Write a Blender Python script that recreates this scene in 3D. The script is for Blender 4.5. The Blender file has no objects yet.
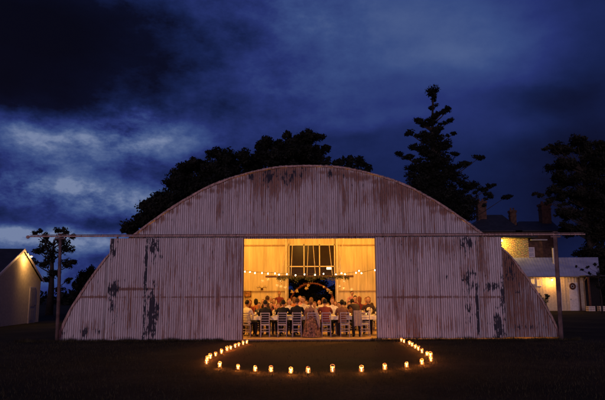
import bpy, math, random
from mathutils import Vector, Matrix, noise as mnoise
R = math.radians
random.seed(7)
scn = bpy.context.scene
COL = scn.collection

# ------------------------------------------------------------------ camera
CAMH, DIST, FPX = 1.50, 20.80, 588.0
TILT = math.atan(96.0 / FPX)
cam_data = bpy.data.cameras.new('camera')
cam_data.lens = 35.0; cam_data.sensor_width = 36.0
cam_data.clip_start = 0.1; cam_data.clip_end = 3000
cam = bpy.data.objects.new('camera', cam_data); COL.objects.link(cam)
cam.location = (0.2, -DIST, CAMH)
cam.rotation_euler = (Matrix.Rotation(math.pi/2 + TILT, 3, 'X') @ Matrix.Rotation(R(-0.22), 3, 'Z')).to_euler()
scn.camera = cam
scn.view_settings.view_transform = 'Standard'
scn.view_settings.look = 'None'
scn.view_settings.exposure = 0.0
scn.view_settings.gamma = 1.0
scn.view_settings.use_curve_mapping = False
try:
    scn.cycles.use_denoising = True
    scn.cycles.max_bounces = 8
    scn.cycles.transparent_max_bounces = 16
    scn.cycles.sample_clamp_indirect = 4.0
except Exception: pass
CX = 0.2

def P(px, py, Y):
    """world point seen at pixel (px,py) of the 605x400 photo in the plane y=Y"""
    u = (px - 302.5) / FPX; v = (200 - py) / FPX
    a = R(-0.22)
    u, v = u*math.cos(a) - v*math.sin(a), u*math.sin(a) + v*math.cos(a)
    d = Vector((u, math.cos(TILT) - v*math.sin(TILT), math.sin(TILT) + v*math.cos(TILT)))
    t = (Y + DIST) / d.y
    return Vector((CX + d.x*t, Y, CAMH + d.z*t))
def PG(px, py):
    """point on the ground seen at a pixel"""
    a = P(px, py, 0); c = Vector((CX, -DIST, CAMH)); d = a - c
    return c + d * (-CAMH / d.z)
def px_dir(px, py):
    d = (P(px, py, 0) - Vector((CX, -DIST, CAMH))).normalized()
    return math.atan2(d.x, d.y), math.asin(d.z)

# ------------------------------------------------------------------ node helpers
def N(nt, typ, **kw):
    n = nt.nodes.new(typ)
    for k, v in kw.items():
        if k == 'ins':
            for i, x in v.items():
                if isinstance(x, bpy.types.NodeSocket): nt.links.new(x, n.inputs[i])
                else: n.inputs[i].default_value = x
        else: setattr(n, k, v)
    return n
def M_(nt, op, a, b=0.0, c=None, clamp=False):
    n = nt.nodes.new('ShaderNodeMath'); n.operation = op; n.use_clamp = clamp
    for i, x in enumerate((a, b, c)):
        if x is None: continue
        if isinstance(x, bpy.types.NodeSocket): nt.links.new(x, n.inputs[i])
        else: n.inputs[i].default_value = x
    return n.outputs[0]
def ramp(nt, fac, stops, interp='LINEAR'):
    n = nt.nodes.new('ShaderNodeValToRGB'); n.color_ramp.interpolation = interp
    e = n.color_ramp.elements
    while len(e) < len(stops): e.new(0.5)
    for el, (p, c) in zip(e, stops):
        el.position = p
        el.color = (c, c, c, 1) if isinstance(c, (int, float)) else (*c, 1)
    nt.links.new(fac, n.inputs[0])
    return n.outputs[0]
def mixc(nt, fac, a, b, blend='MIX'):
    n = nt.nodes.new('ShaderNodeMix'); n.data_type = 'RGBA'; n.blend_type = blend
    for i, x in ((0, fac), (6, a), (7, b)):
        if isinstance(x, bpy.types.NodeSocket): nt.links.new(x, n.inputs[i])
        elif i == 0: n.inputs[0].default_value = x
        else: n.inputs[i].default_value = (*x, 1)
    return n.outputs[2]
def noise(nt, vec, scale, detail=4, rough=0.55, dist=0.0):
    n = nt.nodes.new('ShaderNodeTexNoise'); nt.links.new(vec, n.inputs['Vector'])
    n.inputs['Scale'].default_value = scale; n.inputs['Detail'].default_value = detail
    n.inputs['Roughness'].default_value = rough; n.inputs['Distortion'].default_value = dist
    return n.outputs['Fac']

# ------------------------------------------------------------------ world: dusk sky with cloud
world = bpy.data.worlds.new('World'); scn.world = world; world.use_nodes = True
nt = world.node_tree; nt.nodes.clear()
SUN_EL, SUN_AZ = R(3.0), R(188)          # the afterglow lies low behind the camera
tc = N(nt, 'ShaderNodeTexCoord')
sep = N(nt, 'ShaderNodeSeparateXYZ', ins={0: tc.outputs['Generated']})
X, Y, Z = sep.outputs
U = M_(nt, 'ARCTAN2', X, Y); V = M_(nt, 'ARCSINE', Z)
cmb = N(nt, 'ShaderNodeCombineXYZ', ins={0: U, 1: M_(nt, 'MULTIPLY', V, 1.7), 2: 0.3})
vec = cmb.outputs[0]
n1 = noise(nt, vec, 4.2, 8, 0.56); n2 = noise(nt, N(nt, 'ShaderNodeVectorMath', operation='ADD', ins={0: vec, 1: (3.1, 7.7, 1.2)}).outputs[0], 4.2, 8, 0.58)
nd = noise(nt, vec, 9.0, 11, 0.66)
nf = noise(nt, N(nt, 'ShaderNodeVectorMath', operation='ADD', ins={0: vec, 1: (11.0, 2.0, 4.0)}).outputs[0], 3.2, 4, 0.5)
Uw = M_(nt, 'ADD', U, M_(nt, 'MULTIPLY', M_(nt, 'SUBTRACT', n1, 0.5), 0.22))
Vw = M_(nt, 'ADD', V, M_(nt, 'MULTIPLY', M_(nt, 'SUBTRACT', n2, 0.5), 0.10))
# cloud masses: (px, py, half width px, half height px, amount)  - places in the sky, given by where they are seen
blobs = [(95, 165, 110, 42, .10), (330, 60, 140, 60, .05),
 (430, 55, 150, 60, .27), (440, 55, 60, 16, .11), (390, 5, 130, 38, .20), (300, 88, 45, 18, .12),
 (390, 82, 60, 8, -.04), (320, 48, 50, 16, -.07), (400, 118, 70, 9, .08), (520, 100, 80, 14, -.10), (590, 40, 60, 90, -.12),
 (360, 135, 60, 8, -.08), (560, 160, 100, 60, -.13), (540, 250, 120, 50, -.10), (470, 130, 80, 10, .04),
 (115, 132, 75, 24, .32), (60, 132, 45, 10, .16), (150, 135, 50, 16, .08), (135, 120, 26, 8, .14), (30, 135, 40, 24, .12), (160, 148, 45, 12, .14),
 (75, 186, 75, 14, .46), (60, 234, 90, 10, .26), (120, 205, 30, 8, .2), (255, 108, 80, 26, .06), (22, 178, 36, 8, .22), (135, 195, 40, 8, .22), (70, 207, 36, 6, .16), (20, 225, 60, 10, .34), (70, 231, 50, 6, .2), (110, 172, 60, 8, -.08),
 (35, 203, 38, 10, -.20), (110, 216, 40, 7, -.14), (95, 55, 170, 48, -.17), (0, 0, 120, 60, -.2), (15, 92, 90, 26, -.16), (60, 118, 40, 5, -.06), (200, 105, 60, 20, -.08),
 (60, 262, 90, 22, .12), (230, 50, 70, 60, .04),
]
tot = None
for (bx, by, rx, ry, amt) in blobs:
    u0, v0 = px_dir(bx, by); u1, _ = px_dir(bx + rx, by); _, v1 = px_dir(bx, by - ry)
    a = M_(nt, 'POWER', M_(nt, 'ABSOLUTE', M_(nt, 'DIVIDE', M_(nt, 'SUBTRACT', Uw, u0), abs(u1 - u0))), 2.0)
    b = M_(nt, 'POWER', M_(nt, 'ABSOLUTE', M_(nt, 'DIVIDE', M_(nt, 'SUBTRACT', Vw, v0), abs(v1 - v0))), 2.0)
    g = M_(nt, 'MULTIPLY', M_(nt, 'EXPONENT', M_(nt, 'MULTIPLY', M_(nt, 'ADD', a, b), -0.8)), amt)
    tot = g if tot is None else M_(nt, 'ADD', tot, g)
lum = M_(nt, 'ADD', tot, 0.28)
lum = M_(nt, 'ADD', lum, M_(nt, 'MULTIPLY', M_(nt, 'SUBTRACT', nf, 0.5), 0.10))
# the left half of the sky is ragged cloud, the right half smooth veil
rag = M_(nt, 'MULTIPLY_ADD', U, -0.9, 0.16, clamp=True)
rag = M_(nt, 'MINIMUM', rag, 0.5)
lum = M_(nt, 'MULTIPLY', lum, M_(nt, 'ADD', 1.0, M_(nt, 'MULTIPLY', M_(nt, 'SUBTRACT', nd, 0.5), M_(nt, 'ADD', 0.35, M_(nt, 'MULTIPLY', rag, 6.2)))), clamp=True)
ccol = ramp(nt, lum, [(0.0, (.0017, .0018, .0070)), (0.12, (.0026, .0036, .016)), (0.25, (.0075, .0150, .072)),
                      (0.42, (.019, .032, .155)), (0.60, (.038, .070, .215)), (0.80, (.085, .130, .28)), (1.0, (.17, .22, .37))])
# afterglow behind the camera, low over the horizon
glow_u = M_(nt, 'EXPONENT', M_(nt, 'MULTIPLY', M_(nt, 'POWER', M_(nt, 'DIVIDE', M_(nt, 'SUBTRACT', M_(nt, 'ABSOLUTE', U), math.pi), 1.1), 2.0), -1.0))
glow_v = M_(nt, 'EXPONENT', M_(nt, 'MULTIPLY', M_(nt, 'POWER', M_(nt, 'DIVIDE', M_(nt, 'SUBTRACT', V, 0.08), 0.22), 2.0), -1.0))
gl = M_(nt, 'MULTIPLY', M_(nt, 'MULTIPLY', glow_u, glow_v), M_(nt, 'ADD', 0.6, M_(nt, 'MULTIPLY', nd, 0.8)))
gcol = N(nt, 'ShaderNodeVectorMath', operation='SCALE', ins={0: (.42, .17, .25)}); nt.links.new(gl, gcol.inputs['Scale'])
csum = N(nt, 'ShaderNodeVectorMath', operation='ADD', ins={0: ccol, 1: gcol.outputs[0]})
bg_cloud = N(nt, 'ShaderNodeBackground', ins={0: csum.outputs[0], 1: 1.0})
sky = N(nt, 'ShaderNodeTexSky', sky_type='NISHITA')
sky.sun_disc = False; sky.sun_elevation = R(-4); sky.sun_rotation = SUN_AZ
bg_sky = N(nt, 'ShaderNodeBackground', ins={0: sky.outputs[0], 1: 0.05})
addw = N(nt, 'ShaderNodeAddShader', ins={0: bg_cloud.outputs[0], 1: bg_sky.outputs[0]})
N(nt, 'ShaderNodeOutputWorld', ins={0: addw.outputs[0]})

# last low light of the sunset, soft and rosy, from behind the camera
sd = bpy.data.lights.new('sun', 'SUN'); sd.energy = 0.84; sd.angle = R(24); sd.color = (1.0, 0.72, 0.90)
sun = bpy.data.objects.new('sun', sd); COL.objects.link(sun)
sdir = Vector((math.sin(SUN_AZ)*math.cos(SUN_EL), math.cos(SUN_AZ)*math.cos(SUN_EL), math.sin(SUN_EL)))
sun.rotation_euler = sdir.to_track_quat('Z', 'Y').to_euler()

WARM = (1.0, 0.45, 0.07)
def point_light(name, loc, watts, color=WARM, radius=0.05, parent=None):
    l = bpy.data.lights.new(name, 'POINT'); l.energy = watts; l.color = color; l.shadow_soft_size = radius
    o = bpy.data.objects.new(name, l); COL.objects.link(o); o.location = loc
    if parent: o.parent = parent
    return o

# ------------------------------------------------------------------ scene graph helpers
def tag(o, label=None, cat=None, group=None, kind=None):
    if label: o['label'] = label
    if cat: o['category'] = cat
    if group: o['group'] = group
    if kind: o['kind'] = kind
    return o
def thing(name, loc, rz, label, cat, group=None):
    o = bpy.data.objects.new(name, None); COL.objects.link(o)
    o.empty_display_size = 0.2
    o.location = loc; o.rotation_euler = (0, 0, rz)
    return tag(o, label, cat, group)
def copy_tree(o, parent=None):
    c = o.copy(); COL.objects.link(c); c.parent = parent
    for ch in [x for x in o.children]:
        if ch.type in ('MESH', 'LIGHT', 'EMPTY'): copy_tree(ch, c)
    return c

class MB:
    def __init__(s): s.v = []; s.f = []; s.m = []; s.sm = []
    def add(s, vs, fs, mi=0, smooth=False):
        o = len(s.v); s.v += [tuple(v) for v in vs]
        for f in fs: s.f.append(tuple(i + o for i in f)); s.m.append(mi); s.sm.append(smooth)
    def box(s, c, d, rot=None, mi=0, bev=0.0):
        x, y, z = d[0]/2, d[1]/2, d[2]/2
        if bev > 0:
            b = min(bev, x*.6, y*.6, z*.6)
            pts = []
            vs = []; idx = {}
            for sx in (-1, 1):
                for sy in (-1, 1):
                    for sz in (-1, 1):
                        for k, q in enumerate(((x-b, y-b, z), (x-b, y, z-b), (x, y-b, z-b))):
                            idx[(sx, sy, sz, k)] = len(vs); vs.append(Vector((sx*q[0], sy*q[1], sz*q[2])))
            fs = []
            for sg in (-1, 1):
                fs.append([idx[(a, b_, sg, 0)] for a, b_ in ((-1,-1),(1,-1),(1,1),(-1,1))])
                fs.append([idx[(a, sg, b_, 1)] for a, b_ in ((-1,-1),(1,-1),(1,1),(-1,1))])
                fs.append([idx[(sg, a, b_, 2)] for a, b_ in ((-1,-1),(1,-1),(1,1),(-1,1))])
            for a in (-1, 1):
                for b_ in (-1, 1):
                    fs.append([idx[(-1,a,b_,0)], idx[(1,a,b_,0)], idx[(1,a,b_,1)], idx[(-1,a,b_,1)]])
                    fs.append([idx[(a,-1,b_,0)], idx[(a,1,b_,0)], idx[(a,1,b_,2)], idx[(a,-1,b_,2)]])
                    fs.append([idx[(a,b_,-1,1)], idx[(a,b_,1,1)], idx[(a,b_,1,2)], idx[(a,b_,-1,2)]])
                    for c_ in (-1, 1): fs.append([idx[(a,b_,c_,k)] for k in range(3)])
        else:
            vs = [Vector((sx*x, sy*y, sz*z)) for sx in (-1,1) for sy in (-1,1) for sz in (-1,1)]
            fs = [(0,1,3,2),(4,6,7,5),(0,4,5,1),(2,3,7,6),(0,2,6,4),(1,5,7,3)]
        if rot is not None: vs = [rot @ v for v in vs]
        c = Vector(c); s.add([v + c for v in vs], fs, mi)
    def tube(s, pts, rad, n=8, mi=0, cap=True, smooth=True):
        pts = [Vector(p) for p in pts]
        if not isinstance(rad, (list, tuple)): rad = [rad]*len(pts)
        vs = []; fs = []
        up = Vector((0, 0, 1))
        prev = None
        for i, p in enumerate(pts):
            d = (pts[min(i+1, len(pts)-1)] - pts[max(i-1, 0)])
            d = d.normalized() if d.length > 1e-9 else Vector((0,0,1))
            if prev is None:
                a = d.cross(up if abs(d.z) < .95 else Vector((1, 0, 0))).normalized()
            else:
                a = (prev - d*prev.dot(d))
                a = a.normalized() if a.length > 1e-6 else d.cross(up).normalized()
            prev = a; b = d.cross(a)
            for k in range(n):
                t = 2*math.pi*k/n
                vs.append(p + (a*math.cos(t) + b*math.sin(t))*rad[i])
        for i in range(len(pts)-1):
            for k in range(n):
                fs.append((i*n+k, i*n+(k+1)%n, (i+1)*n+(k+1)%n, (i+1)*n+k))
        if cap:
            fs.append(tuple(range(n-1, -1, -1))); fs.append(tuple((len(pts)-1)*n + k for k in range(n)))
        s.add(vs, fs, mi, smooth)
    def ell(s, c, r, nu=12, nv=8, mi=0, fn=None, smooth=True):
        c = Vector(c); vs = []; fs = []
        if not isinstance(r, (list, tuple)): r = (r, r, r)
        for j in range(nv+1):
            ph = math.pi*j/nv
            for i in range(nu):
                th = 2*math.pi*i/nu
                d = Vector((math.sin(ph)*math.cos(th), math.sin(ph)*math.sin(th), math.cos(ph)))
                p = Vector((d.x*r[0], d.y*r[1], d.z*r[2]))
                if fn: p = fn(d, p)
                vs.append(c + p)
        for j in range(nv):
            for i in range(nu):
                fs.append((j*nu+i, (j+1)*nu+i, (j+1)*nu+(i+1)%nu, j*nu+(i+1)%nu))
        s.add(vs, fs, mi, smooth)
    def lathe(s, prof, c=(0,0,0), n=16, mi=0, smooth=True):
        c = Vector(c); vs = []; fs = []
        for (r, z) in prof:
            for k in range(n):
                t = 2*math.pi*k/n; vs.append(c + Vector((r*math.cos(t), r*math.sin(t), z)))
        for i in range(len(prof)-1):
            for k in range(n): fs.append((i*n+k, i*n+(k+1)%n, (i+1)*n+(k+1)%n, (i+1)*n+k))
        s.add(vs, fs, mi, smooth)
    def build(s, name, mat, parent=None, origin=None):
        me = bpy.data.meshes.new(name)
        o0 = Vector(origin) if origin is not None else Vector((0, 0, 0))
        me.from_pydata([(v[0]-o0.x, v[1]-o0.y, v[2]-o0.z) for v in s.v], [], s.f)
        mats = mat if isinstance(mat, (list, tuple)) else [mat]
        for m in mats: me.materials.append(m)
        me.polygons.foreach_set('material_index', s.m)
        me.polygons.foreach_set('use_smooth', s.sm)
        me.update()
        o = bpy.data.objects.new(name, me); COL.objects.link(o)
        if parent is not None: o.parent = parent
        elif origin is not None: o.location = o0
        return o

def corr(mb, x0, x1, zb, zt, y, pitch=0.076, amp=0.010, seg=6, mi=0, rows=1, back=None):
    """vertical corrugated sheet facing -Y between x0 and x1; zb, zt functions of x"""
    n = max(2, int((x1-x0)/pitch*seg)); vs = []; fs = []
    for i in range(n+1):
        x = x0 + (x1-x0)*i/n
        yy = y + amp*math.sin(2*math.pi*x/pitch) + 0.012*mnoise.noise(Vector((x*0.9, y, 3)))
        b, t = zb(x), zt(x)
        if t < b: t = b
        for r in range(rows+1):
            z = b + (t-b)*r/rows
            vs.append((x, yy + 0.015*mnoise.noise(Vector((x*1.3, z*1.1, y*5))), z))
    w = rows+1
    for i in range(n):
        for r in range(rows):
            fs.append((i*w+r, (i+1)*w+r, (i+1)*w+r+1, i*w+r+1))
    mb.add(vs, fs, mi, True)

# ------------------------------------------------------------------ materials
def mat(name, col, rough=0.7, metal=0.0, bump=0.0, bscale=20, var=0.12, vscale=6, emis=None, estr=0, spec=0.3, stretch=None):
    m = bpy.data.materials.new(name); m.use_nodes = True; t = m.node_tree
    b = t.nodes['Principled BSDF']; b.inputs['Roughness'].default_value = rough; b.inputs['Metallic'].default_value = metal
    b.inputs['Specular IOR Level'].default_value = spec
    tc = N(t, 'ShaderNodeTexCoord'); v = tc.outputs['Object']
    if stretch:
        mp = N(t, 'ShaderNodeMapping', ins={0: v}); mp.inputs['Scale'].default_value = stretch; v = mp.outputs[0]
    nz = noise(t, v, vscale, 5)
    lo = tuple(c*(1-var*2) for c in col); hi = tuple(min(1, c*(1+var)) for c in col)
    c = ramp(t, nz, [(0.3, lo), (0.7, hi)]); t.links.new(c, b.inputs['Base Color'])
    if bump:
        bn = N(t, 'ShaderNodeBump'); bn.inputs['Strength'].default_value = bump; bn.inputs['Distance'].default_value = 0.02
        t.links.new(noise(t, v, bscale, 5), bn.inputs['Height']); t.links.new(bn.outputs[0], b.inputs['Normal'])
    if emis:
        b.inputs['Emission Color'].default_value = (*emis, 1); b.inputs['Emission Strength'].default_value = estr
    return m

def iron_mat(name, base, rust_amt, patches=(), stains_and_shade=(), seed=0.0, tint=(1,1,1)):
    """weathered white paint on corrugated iron: streaks of rust, flaked patches down to dark metal"""
    m = bpy.data.materials.new(name); m.use_nodes = True; t = m.node_tree
    b = t.nodes['Principled BSDF']; b.inputs['Specular IOR Level'].default_value = 0.25
    geo = N(t, 'ShaderNodeNewGeometry'); pos = geo.outputs['Position']
    pz = N(t, 'ShaderNodeVectorMath', operation='ADD', ins={0: pos, 1: (seed, seed*2, seed*.7)}).outputs[0]
    def mp(scale):
        q = N(t, 'ShaderNodeMapping', ins={0: pz}); q.inputs['Scale'].default_value = scale; return q.outputs[0]
    sx = N(t, 'ShaderNodeSeparateXYZ', ins={0: pos})
    streak = noise(t, mp((9.5, .2, .62)), 2.2, 7, 0.66)
    big = noise(t, mp((.5, .2, .35)), 1.6, 4, 0.6)
    fine = noise(t, mp((14, 2, 5)), 1.6, 6, 0.65)
    shx = M_(t, 'DIVIDE', M_(t, 'ADD', sx.outputs[0], seed*3.1), 0.762)
    wn = N(t, 'ShaderNodeTexWhiteNoise', noise_dimensions='1D'); t.links.new(M_(t, 'FLOOR', shx), wn.inputs['W']); sheet = wn.outputs['Value']
    lap = M_(t, 'LESS_THAN', M_(t, 'FRACT', shx), 0.028)
    # chalky paint with a slight change from sheet to sheet and dirty lower edges
    pv = M_(t, 'ADD', M_(t, 'MULTIPLY', streak, 0.75), M_(t, 'MULTIPLY', fine, 0.25))
    hi = tuple(c*1.10 for c in base); lo = tuple(c*0.50 for c in base)
    pc = ramp(t, pv, [(0.36, lo), (0.62, hi)])
    pc = mixc(t, M_(t, 'MULTIPLY', sheet, 0.36), pc, tuple(c*.50 for c in base))
    pc = mixc(t, M_(t, 'MULTIPLY', lap, .75), pc, (.06, .04, .04))
    ph = M_(t, 'SINE', M_(t, 'MULTIPLY', sx.outputs[0], 2*math.pi/0.076))
    val = M_(t, 'MULTIPLY', M_(t, 'MAXIMUM', M_(t, 'MULTIPLY_ADD', ph, 1.3, .25), 0.0, clamp=True), 0.78)      # darker in the valleys of the corrugation
    pc = mixc(t, val, pc, (base[0]*.30, base[1]*.23, base[2]*.24))
    # rust, and the lap shadow painted along with it
    rib = noise(t, mp((13.2, 0, .45)), 1.0, 3, .6)
    r1 = M_(t, 'ADD', M_(t, 'MULTIPLY', M_(t, 'SUBTRACT', streak, .5), .75), M_(t, 'MULTIPLY', M_(t, 'SUBTRACT', big, .5), .40))
    r1 = M_(t, 'ADD', r1, M_(t, 'MULTIPLY_ADD', M_(t, 'SUBTRACT', rib, .5), .55, .5))
    r1 = M_(t, 'ADD', r1, M_(t, 'MULTIPLY', sheet, .035))
    stn = None
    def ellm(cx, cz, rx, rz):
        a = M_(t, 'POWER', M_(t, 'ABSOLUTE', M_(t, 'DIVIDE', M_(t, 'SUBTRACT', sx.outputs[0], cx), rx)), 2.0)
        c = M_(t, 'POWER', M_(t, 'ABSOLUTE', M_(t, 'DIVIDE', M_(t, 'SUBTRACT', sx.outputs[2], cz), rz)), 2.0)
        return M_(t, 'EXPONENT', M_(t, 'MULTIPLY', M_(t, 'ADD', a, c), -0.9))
    for (cx, cz, rx, rz, am) in stains_and_shade:
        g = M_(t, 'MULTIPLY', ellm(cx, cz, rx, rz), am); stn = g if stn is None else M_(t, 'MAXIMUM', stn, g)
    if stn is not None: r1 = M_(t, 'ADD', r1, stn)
    rm = ramp(t, M_(t, 'ADD', r1, M_(t, 'MULTIPLY', M_(t, 'SUBTRACT', fine, .5), .22)), [(0.59 - rust_amt, 0.0), (0.68 - rust_amt, 0.85), (1.0, 1.0)])
    rustc = ramp(t, fine, [(0.3, (.040, .014, .009)), (0.7, (.25, .095, .035))])
    c = mixc(t, M_(t, 'MULTIPLY', rm, 0.88), pc, rustc)
    pk = None
    for (cx, cz, rx, rz, am) in patches:
        g = M_(t, 'MULTIPLY', ellm(cx, cz, rx, rz), am); pk = g if pk is None else M_(t, 'MAXIMUM', pk, g)
    flake = noise(t, mp((9, 3, 3.2)), 1.3, 5, 0.65)
    base_p = M_(t, 'MULTIPLY_ADD', ph, .13, M_(t, 'MULTIPLY', M_(t, 'SUBTRACT', flake, 0.5), 3.0))
    if pk is not None: base_p = M_(t, 'ADD', base_p, pk)
    fm = ramp(t, base_p, [(0.54, 0.0), (0.66, 1.0)])
    c = mixc(t, fm, c, mixc(t, fine, (.010, .012, .020), (.045, .046, .066)))
    t.links.new(c, b.inputs['Base Color'])
    t.links.new(ramp(t, rm, [(0, .55), (1, .9)]), b.inputs['Roughness'])
    bn = N(t, 'ShaderNodeBump'); bn.inputs['Strength'].default_value = 0.35; bn.inputs['Distance'].default_value = 0.01
    t.links.new(M_(t, 'ADD', fine, M_(t, 'MULTIPLY', fm, -.6)), bn.inputs['Height']); t.links.new(bn.outputs[0], b.inputs['Normal'])
    return m
def emit_mat(name, col, strength):
    m = bpy.data.materials.new(name); m.use_nodes = True; t = m.node_tree; t.nodes.clear()
    e = N(t, 'ShaderNodeEmission', ins={0: (*col, 1), 1: strength}); N(t, 'ShaderNodeOutputMaterial', ins={0: e.outputs[0]})
    return m
def glass_mat(name, tint=(1,1,1), haze=0.3, gloss=0.12):
    m = bpy.data.materials.new(name); m.use_nodes = True; t = m.node_tree; t.nodes.clear()
    tr = N(t, 'ShaderNodeBsdfTransparent', ins={0: (*tint, 1)})
    tl = N(t, 'ShaderNodeBsdfTranslucent', ins={0: (.85, .8, .75, 1)})
    gs = N(t, 'ShaderNodeBsdfGlossy', ins={0: (1, 1, 1, 1)}); gs.inputs['Roughness'].default_value = 0.08
    tcn = N(t, 'ShaderNodeTexCoord'); nz = noise(t, tcn.outputs['Object'], 30, 3)
    a = N(t, 'ShaderNodeMixShader', ins={0: M_(t, 'MULTIPLY', nz, haze*2), 1: tr.outputs[0], 2: tl.outputs[0]})
    b = N(t, 'ShaderNodeMixShader', ins={0: gloss, 1: a.outputs[0], 2: gs.outputs[0]})
    N(t, 'ShaderNodeOutputMaterial', ins={0: b.outputs[0]})
    return m

PAINT = (.70, .69, .70)
def W(px, py, rx, ry, am=1.0, Y=-.15):
    p = P(px, py, Y); return (p.x, p.z, rx*1.35/28.3, ry*1.3/28.3, am)
m_gable = iron_mat('gable_iron', PAINT, 0.035, patches=[W(252, 176, 3, 6, .7), W(268, 175, 4, 8, .9), W(276, 173, 2, 5, .7), W(284, 175, 3, 7, .8), W(292, 175, 3, 9, .85), W(302, 172, 3, 5, .7), W(330, 173, 3, 4, .6), W(345, 176, 2, 4, .6)],
    stains_and_shade=[W(270, 172, 26, 12, .22), W(300, 170, 20, 12, .22), W(330, 172, 16, 10, .12), W(345, 195, 2, 14, .2)] + [W(308.5+d_, 166+(d_/176.)**2*62 + 5, 9, 2.6, .20) for d_ in range(-168, 172, 14)] + [ W(188, 200, 10, 10, .10), W(219, 205, 2, 12, .14), W(400, 190, 30, 8, .14)], seed=1.0)
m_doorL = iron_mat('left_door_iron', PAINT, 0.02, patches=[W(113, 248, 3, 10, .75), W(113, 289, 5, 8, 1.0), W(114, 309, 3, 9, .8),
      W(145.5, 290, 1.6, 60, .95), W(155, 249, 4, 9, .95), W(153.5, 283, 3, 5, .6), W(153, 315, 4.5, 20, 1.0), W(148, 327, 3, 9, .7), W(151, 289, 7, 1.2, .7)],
    stains_and_shade=[W(126, 289, 20, 1.0, .30), W(200, 297, 50, .7, .2), W(138, 255, 2, 22, .14), W(130, 310, 2, 18, .14), W(185, 300, 25, 30, .06), W(218, 300, 2, 16, .18)], seed=4.0)  # flat wide ellipses paint the shadow of the sheet laps
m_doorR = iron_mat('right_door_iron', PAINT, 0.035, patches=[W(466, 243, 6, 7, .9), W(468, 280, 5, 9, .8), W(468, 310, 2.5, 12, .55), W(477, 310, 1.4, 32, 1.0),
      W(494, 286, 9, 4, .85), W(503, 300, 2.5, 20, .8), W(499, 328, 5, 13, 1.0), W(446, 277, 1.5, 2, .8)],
    stains_and_shade=[W(420, 297, 45, .8, .22), W(490, 297, 14, .8, .25), W(481, 255, 4, 25, .2), W(440, 245, 30, 8, .1), W(395, 300, 2, 14, .12), W(483, 300, 4, 30, .10)], seed=8.0)  # the flat bands put lap shadow into the rust colour
m_wingL = iron_mat('left_wing_iron', PAINT, 0.01, patches=[W(82, 334, 4, 5, .8), W(62, 334, 3, 4, .7), W(95, 332, 10, 3, .4)], stains_and_shade=[W(85, 328, 25, 9, .12), W(84, 297, 24, .8, .28)], seed=12.0)  # last flat band is the painted shadow of the wing's sheet lap
m_wingR = iron_mat('right_wing_iron', (.50, .48, .49), 0.015, patches=[W(512, 272, 6, 12, .6), W(508, 262, 4, 6, .5), W(519, 290, 5, 8, .4), W(530, 327, 18, 3, .5)], stains_and_shade=[W(512, 270, 14, 22, .26), W(530, 310, 18, 22, .18), W(520, 326, 24, 7, .14)], seed=15.0)
m_roofiron = iron_mat('roof_iron', (.36, .33, .34), 0.10, seed=20.0)
m_inner = mat('inner_wall_paint', (.62, .51, .34), .75, var=.16, vscale=1.2, stretch=(5, 1, .5), bump=.1)
m_trim = mat('rusty_trim', (.40, .28, .24), .7, bump=.3, var=.3, vscale=3, stretch=(6, 1, 1))
m_steel = mat('weathered_steel_post', (.13, .09, .085), .65, bump=.3, var=.35, vscale=4)
m_earth = mat('barn_floor', (.55, .36, .22), .8, bump=.4, bscale=14, var=.3, vscale=3)
m_soil = mat('dark_soil', (.070, .035, .024), .95, bump=.6, bscale=8, var=.3, vscale=2)
m_wood = mat('dark_timber', (.085, .032, .02), .7, bump=.3, var=.3, vscale=4, stretch=(1, 6, 6))
m_rail = mat('brown_rail', (.36, .24, .13), .7, var=.15)
m_cream = mat('cream_paint', (.62, .54, .42), .6, var=.08)
m_white = mat('white_paint', (.66, .63, .66), .5, var=.06)
m_linen = mat('white_linen', (.78, .72, .64), .85, bump=.15, bscale=30, var=.05)
m_dark = mat('charred_dark', (.010, .009, .010), .9, var=.2)  # even near-black, for the back wall of the lean-to
m_brick = mat('red_brick', (.085, .045, .030), .85, bump=.5, var=.3, vscale=3)
m_slate = mat('slate_roof', (.022, .024, .030), .7, bump=.2, var=.25, vscale=2)
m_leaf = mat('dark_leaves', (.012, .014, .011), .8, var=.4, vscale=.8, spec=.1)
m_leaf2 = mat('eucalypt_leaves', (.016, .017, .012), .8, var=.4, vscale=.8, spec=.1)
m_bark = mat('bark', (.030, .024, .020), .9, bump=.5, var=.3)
m_bulb = emit_mat('bulb_glow', (1.0, .72, .36), 28)
m_flame = emit_mat('flame', (1.0, .50, .13), 16)
m_glass = glass_mat('jar_glass', haze=.035)
m_neck = glass_mat('frosted_glass', haze=.42)
m_globe = glass_mat('globe_glass', haze=.7, gloss=.05)
m_wax = mat('wax', (.8, .7, .5), .5, var=.04)
m_wire = mat('wire', (.03, .025, .02), .5, metal=.3)
m_rope = mat('pale_rope', (.62, .52, .38), .9, var=.15)
m_window_dark = mat('dark_window_glass', (.020, .010, .009), .30, var=.1, spec=.10)

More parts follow.
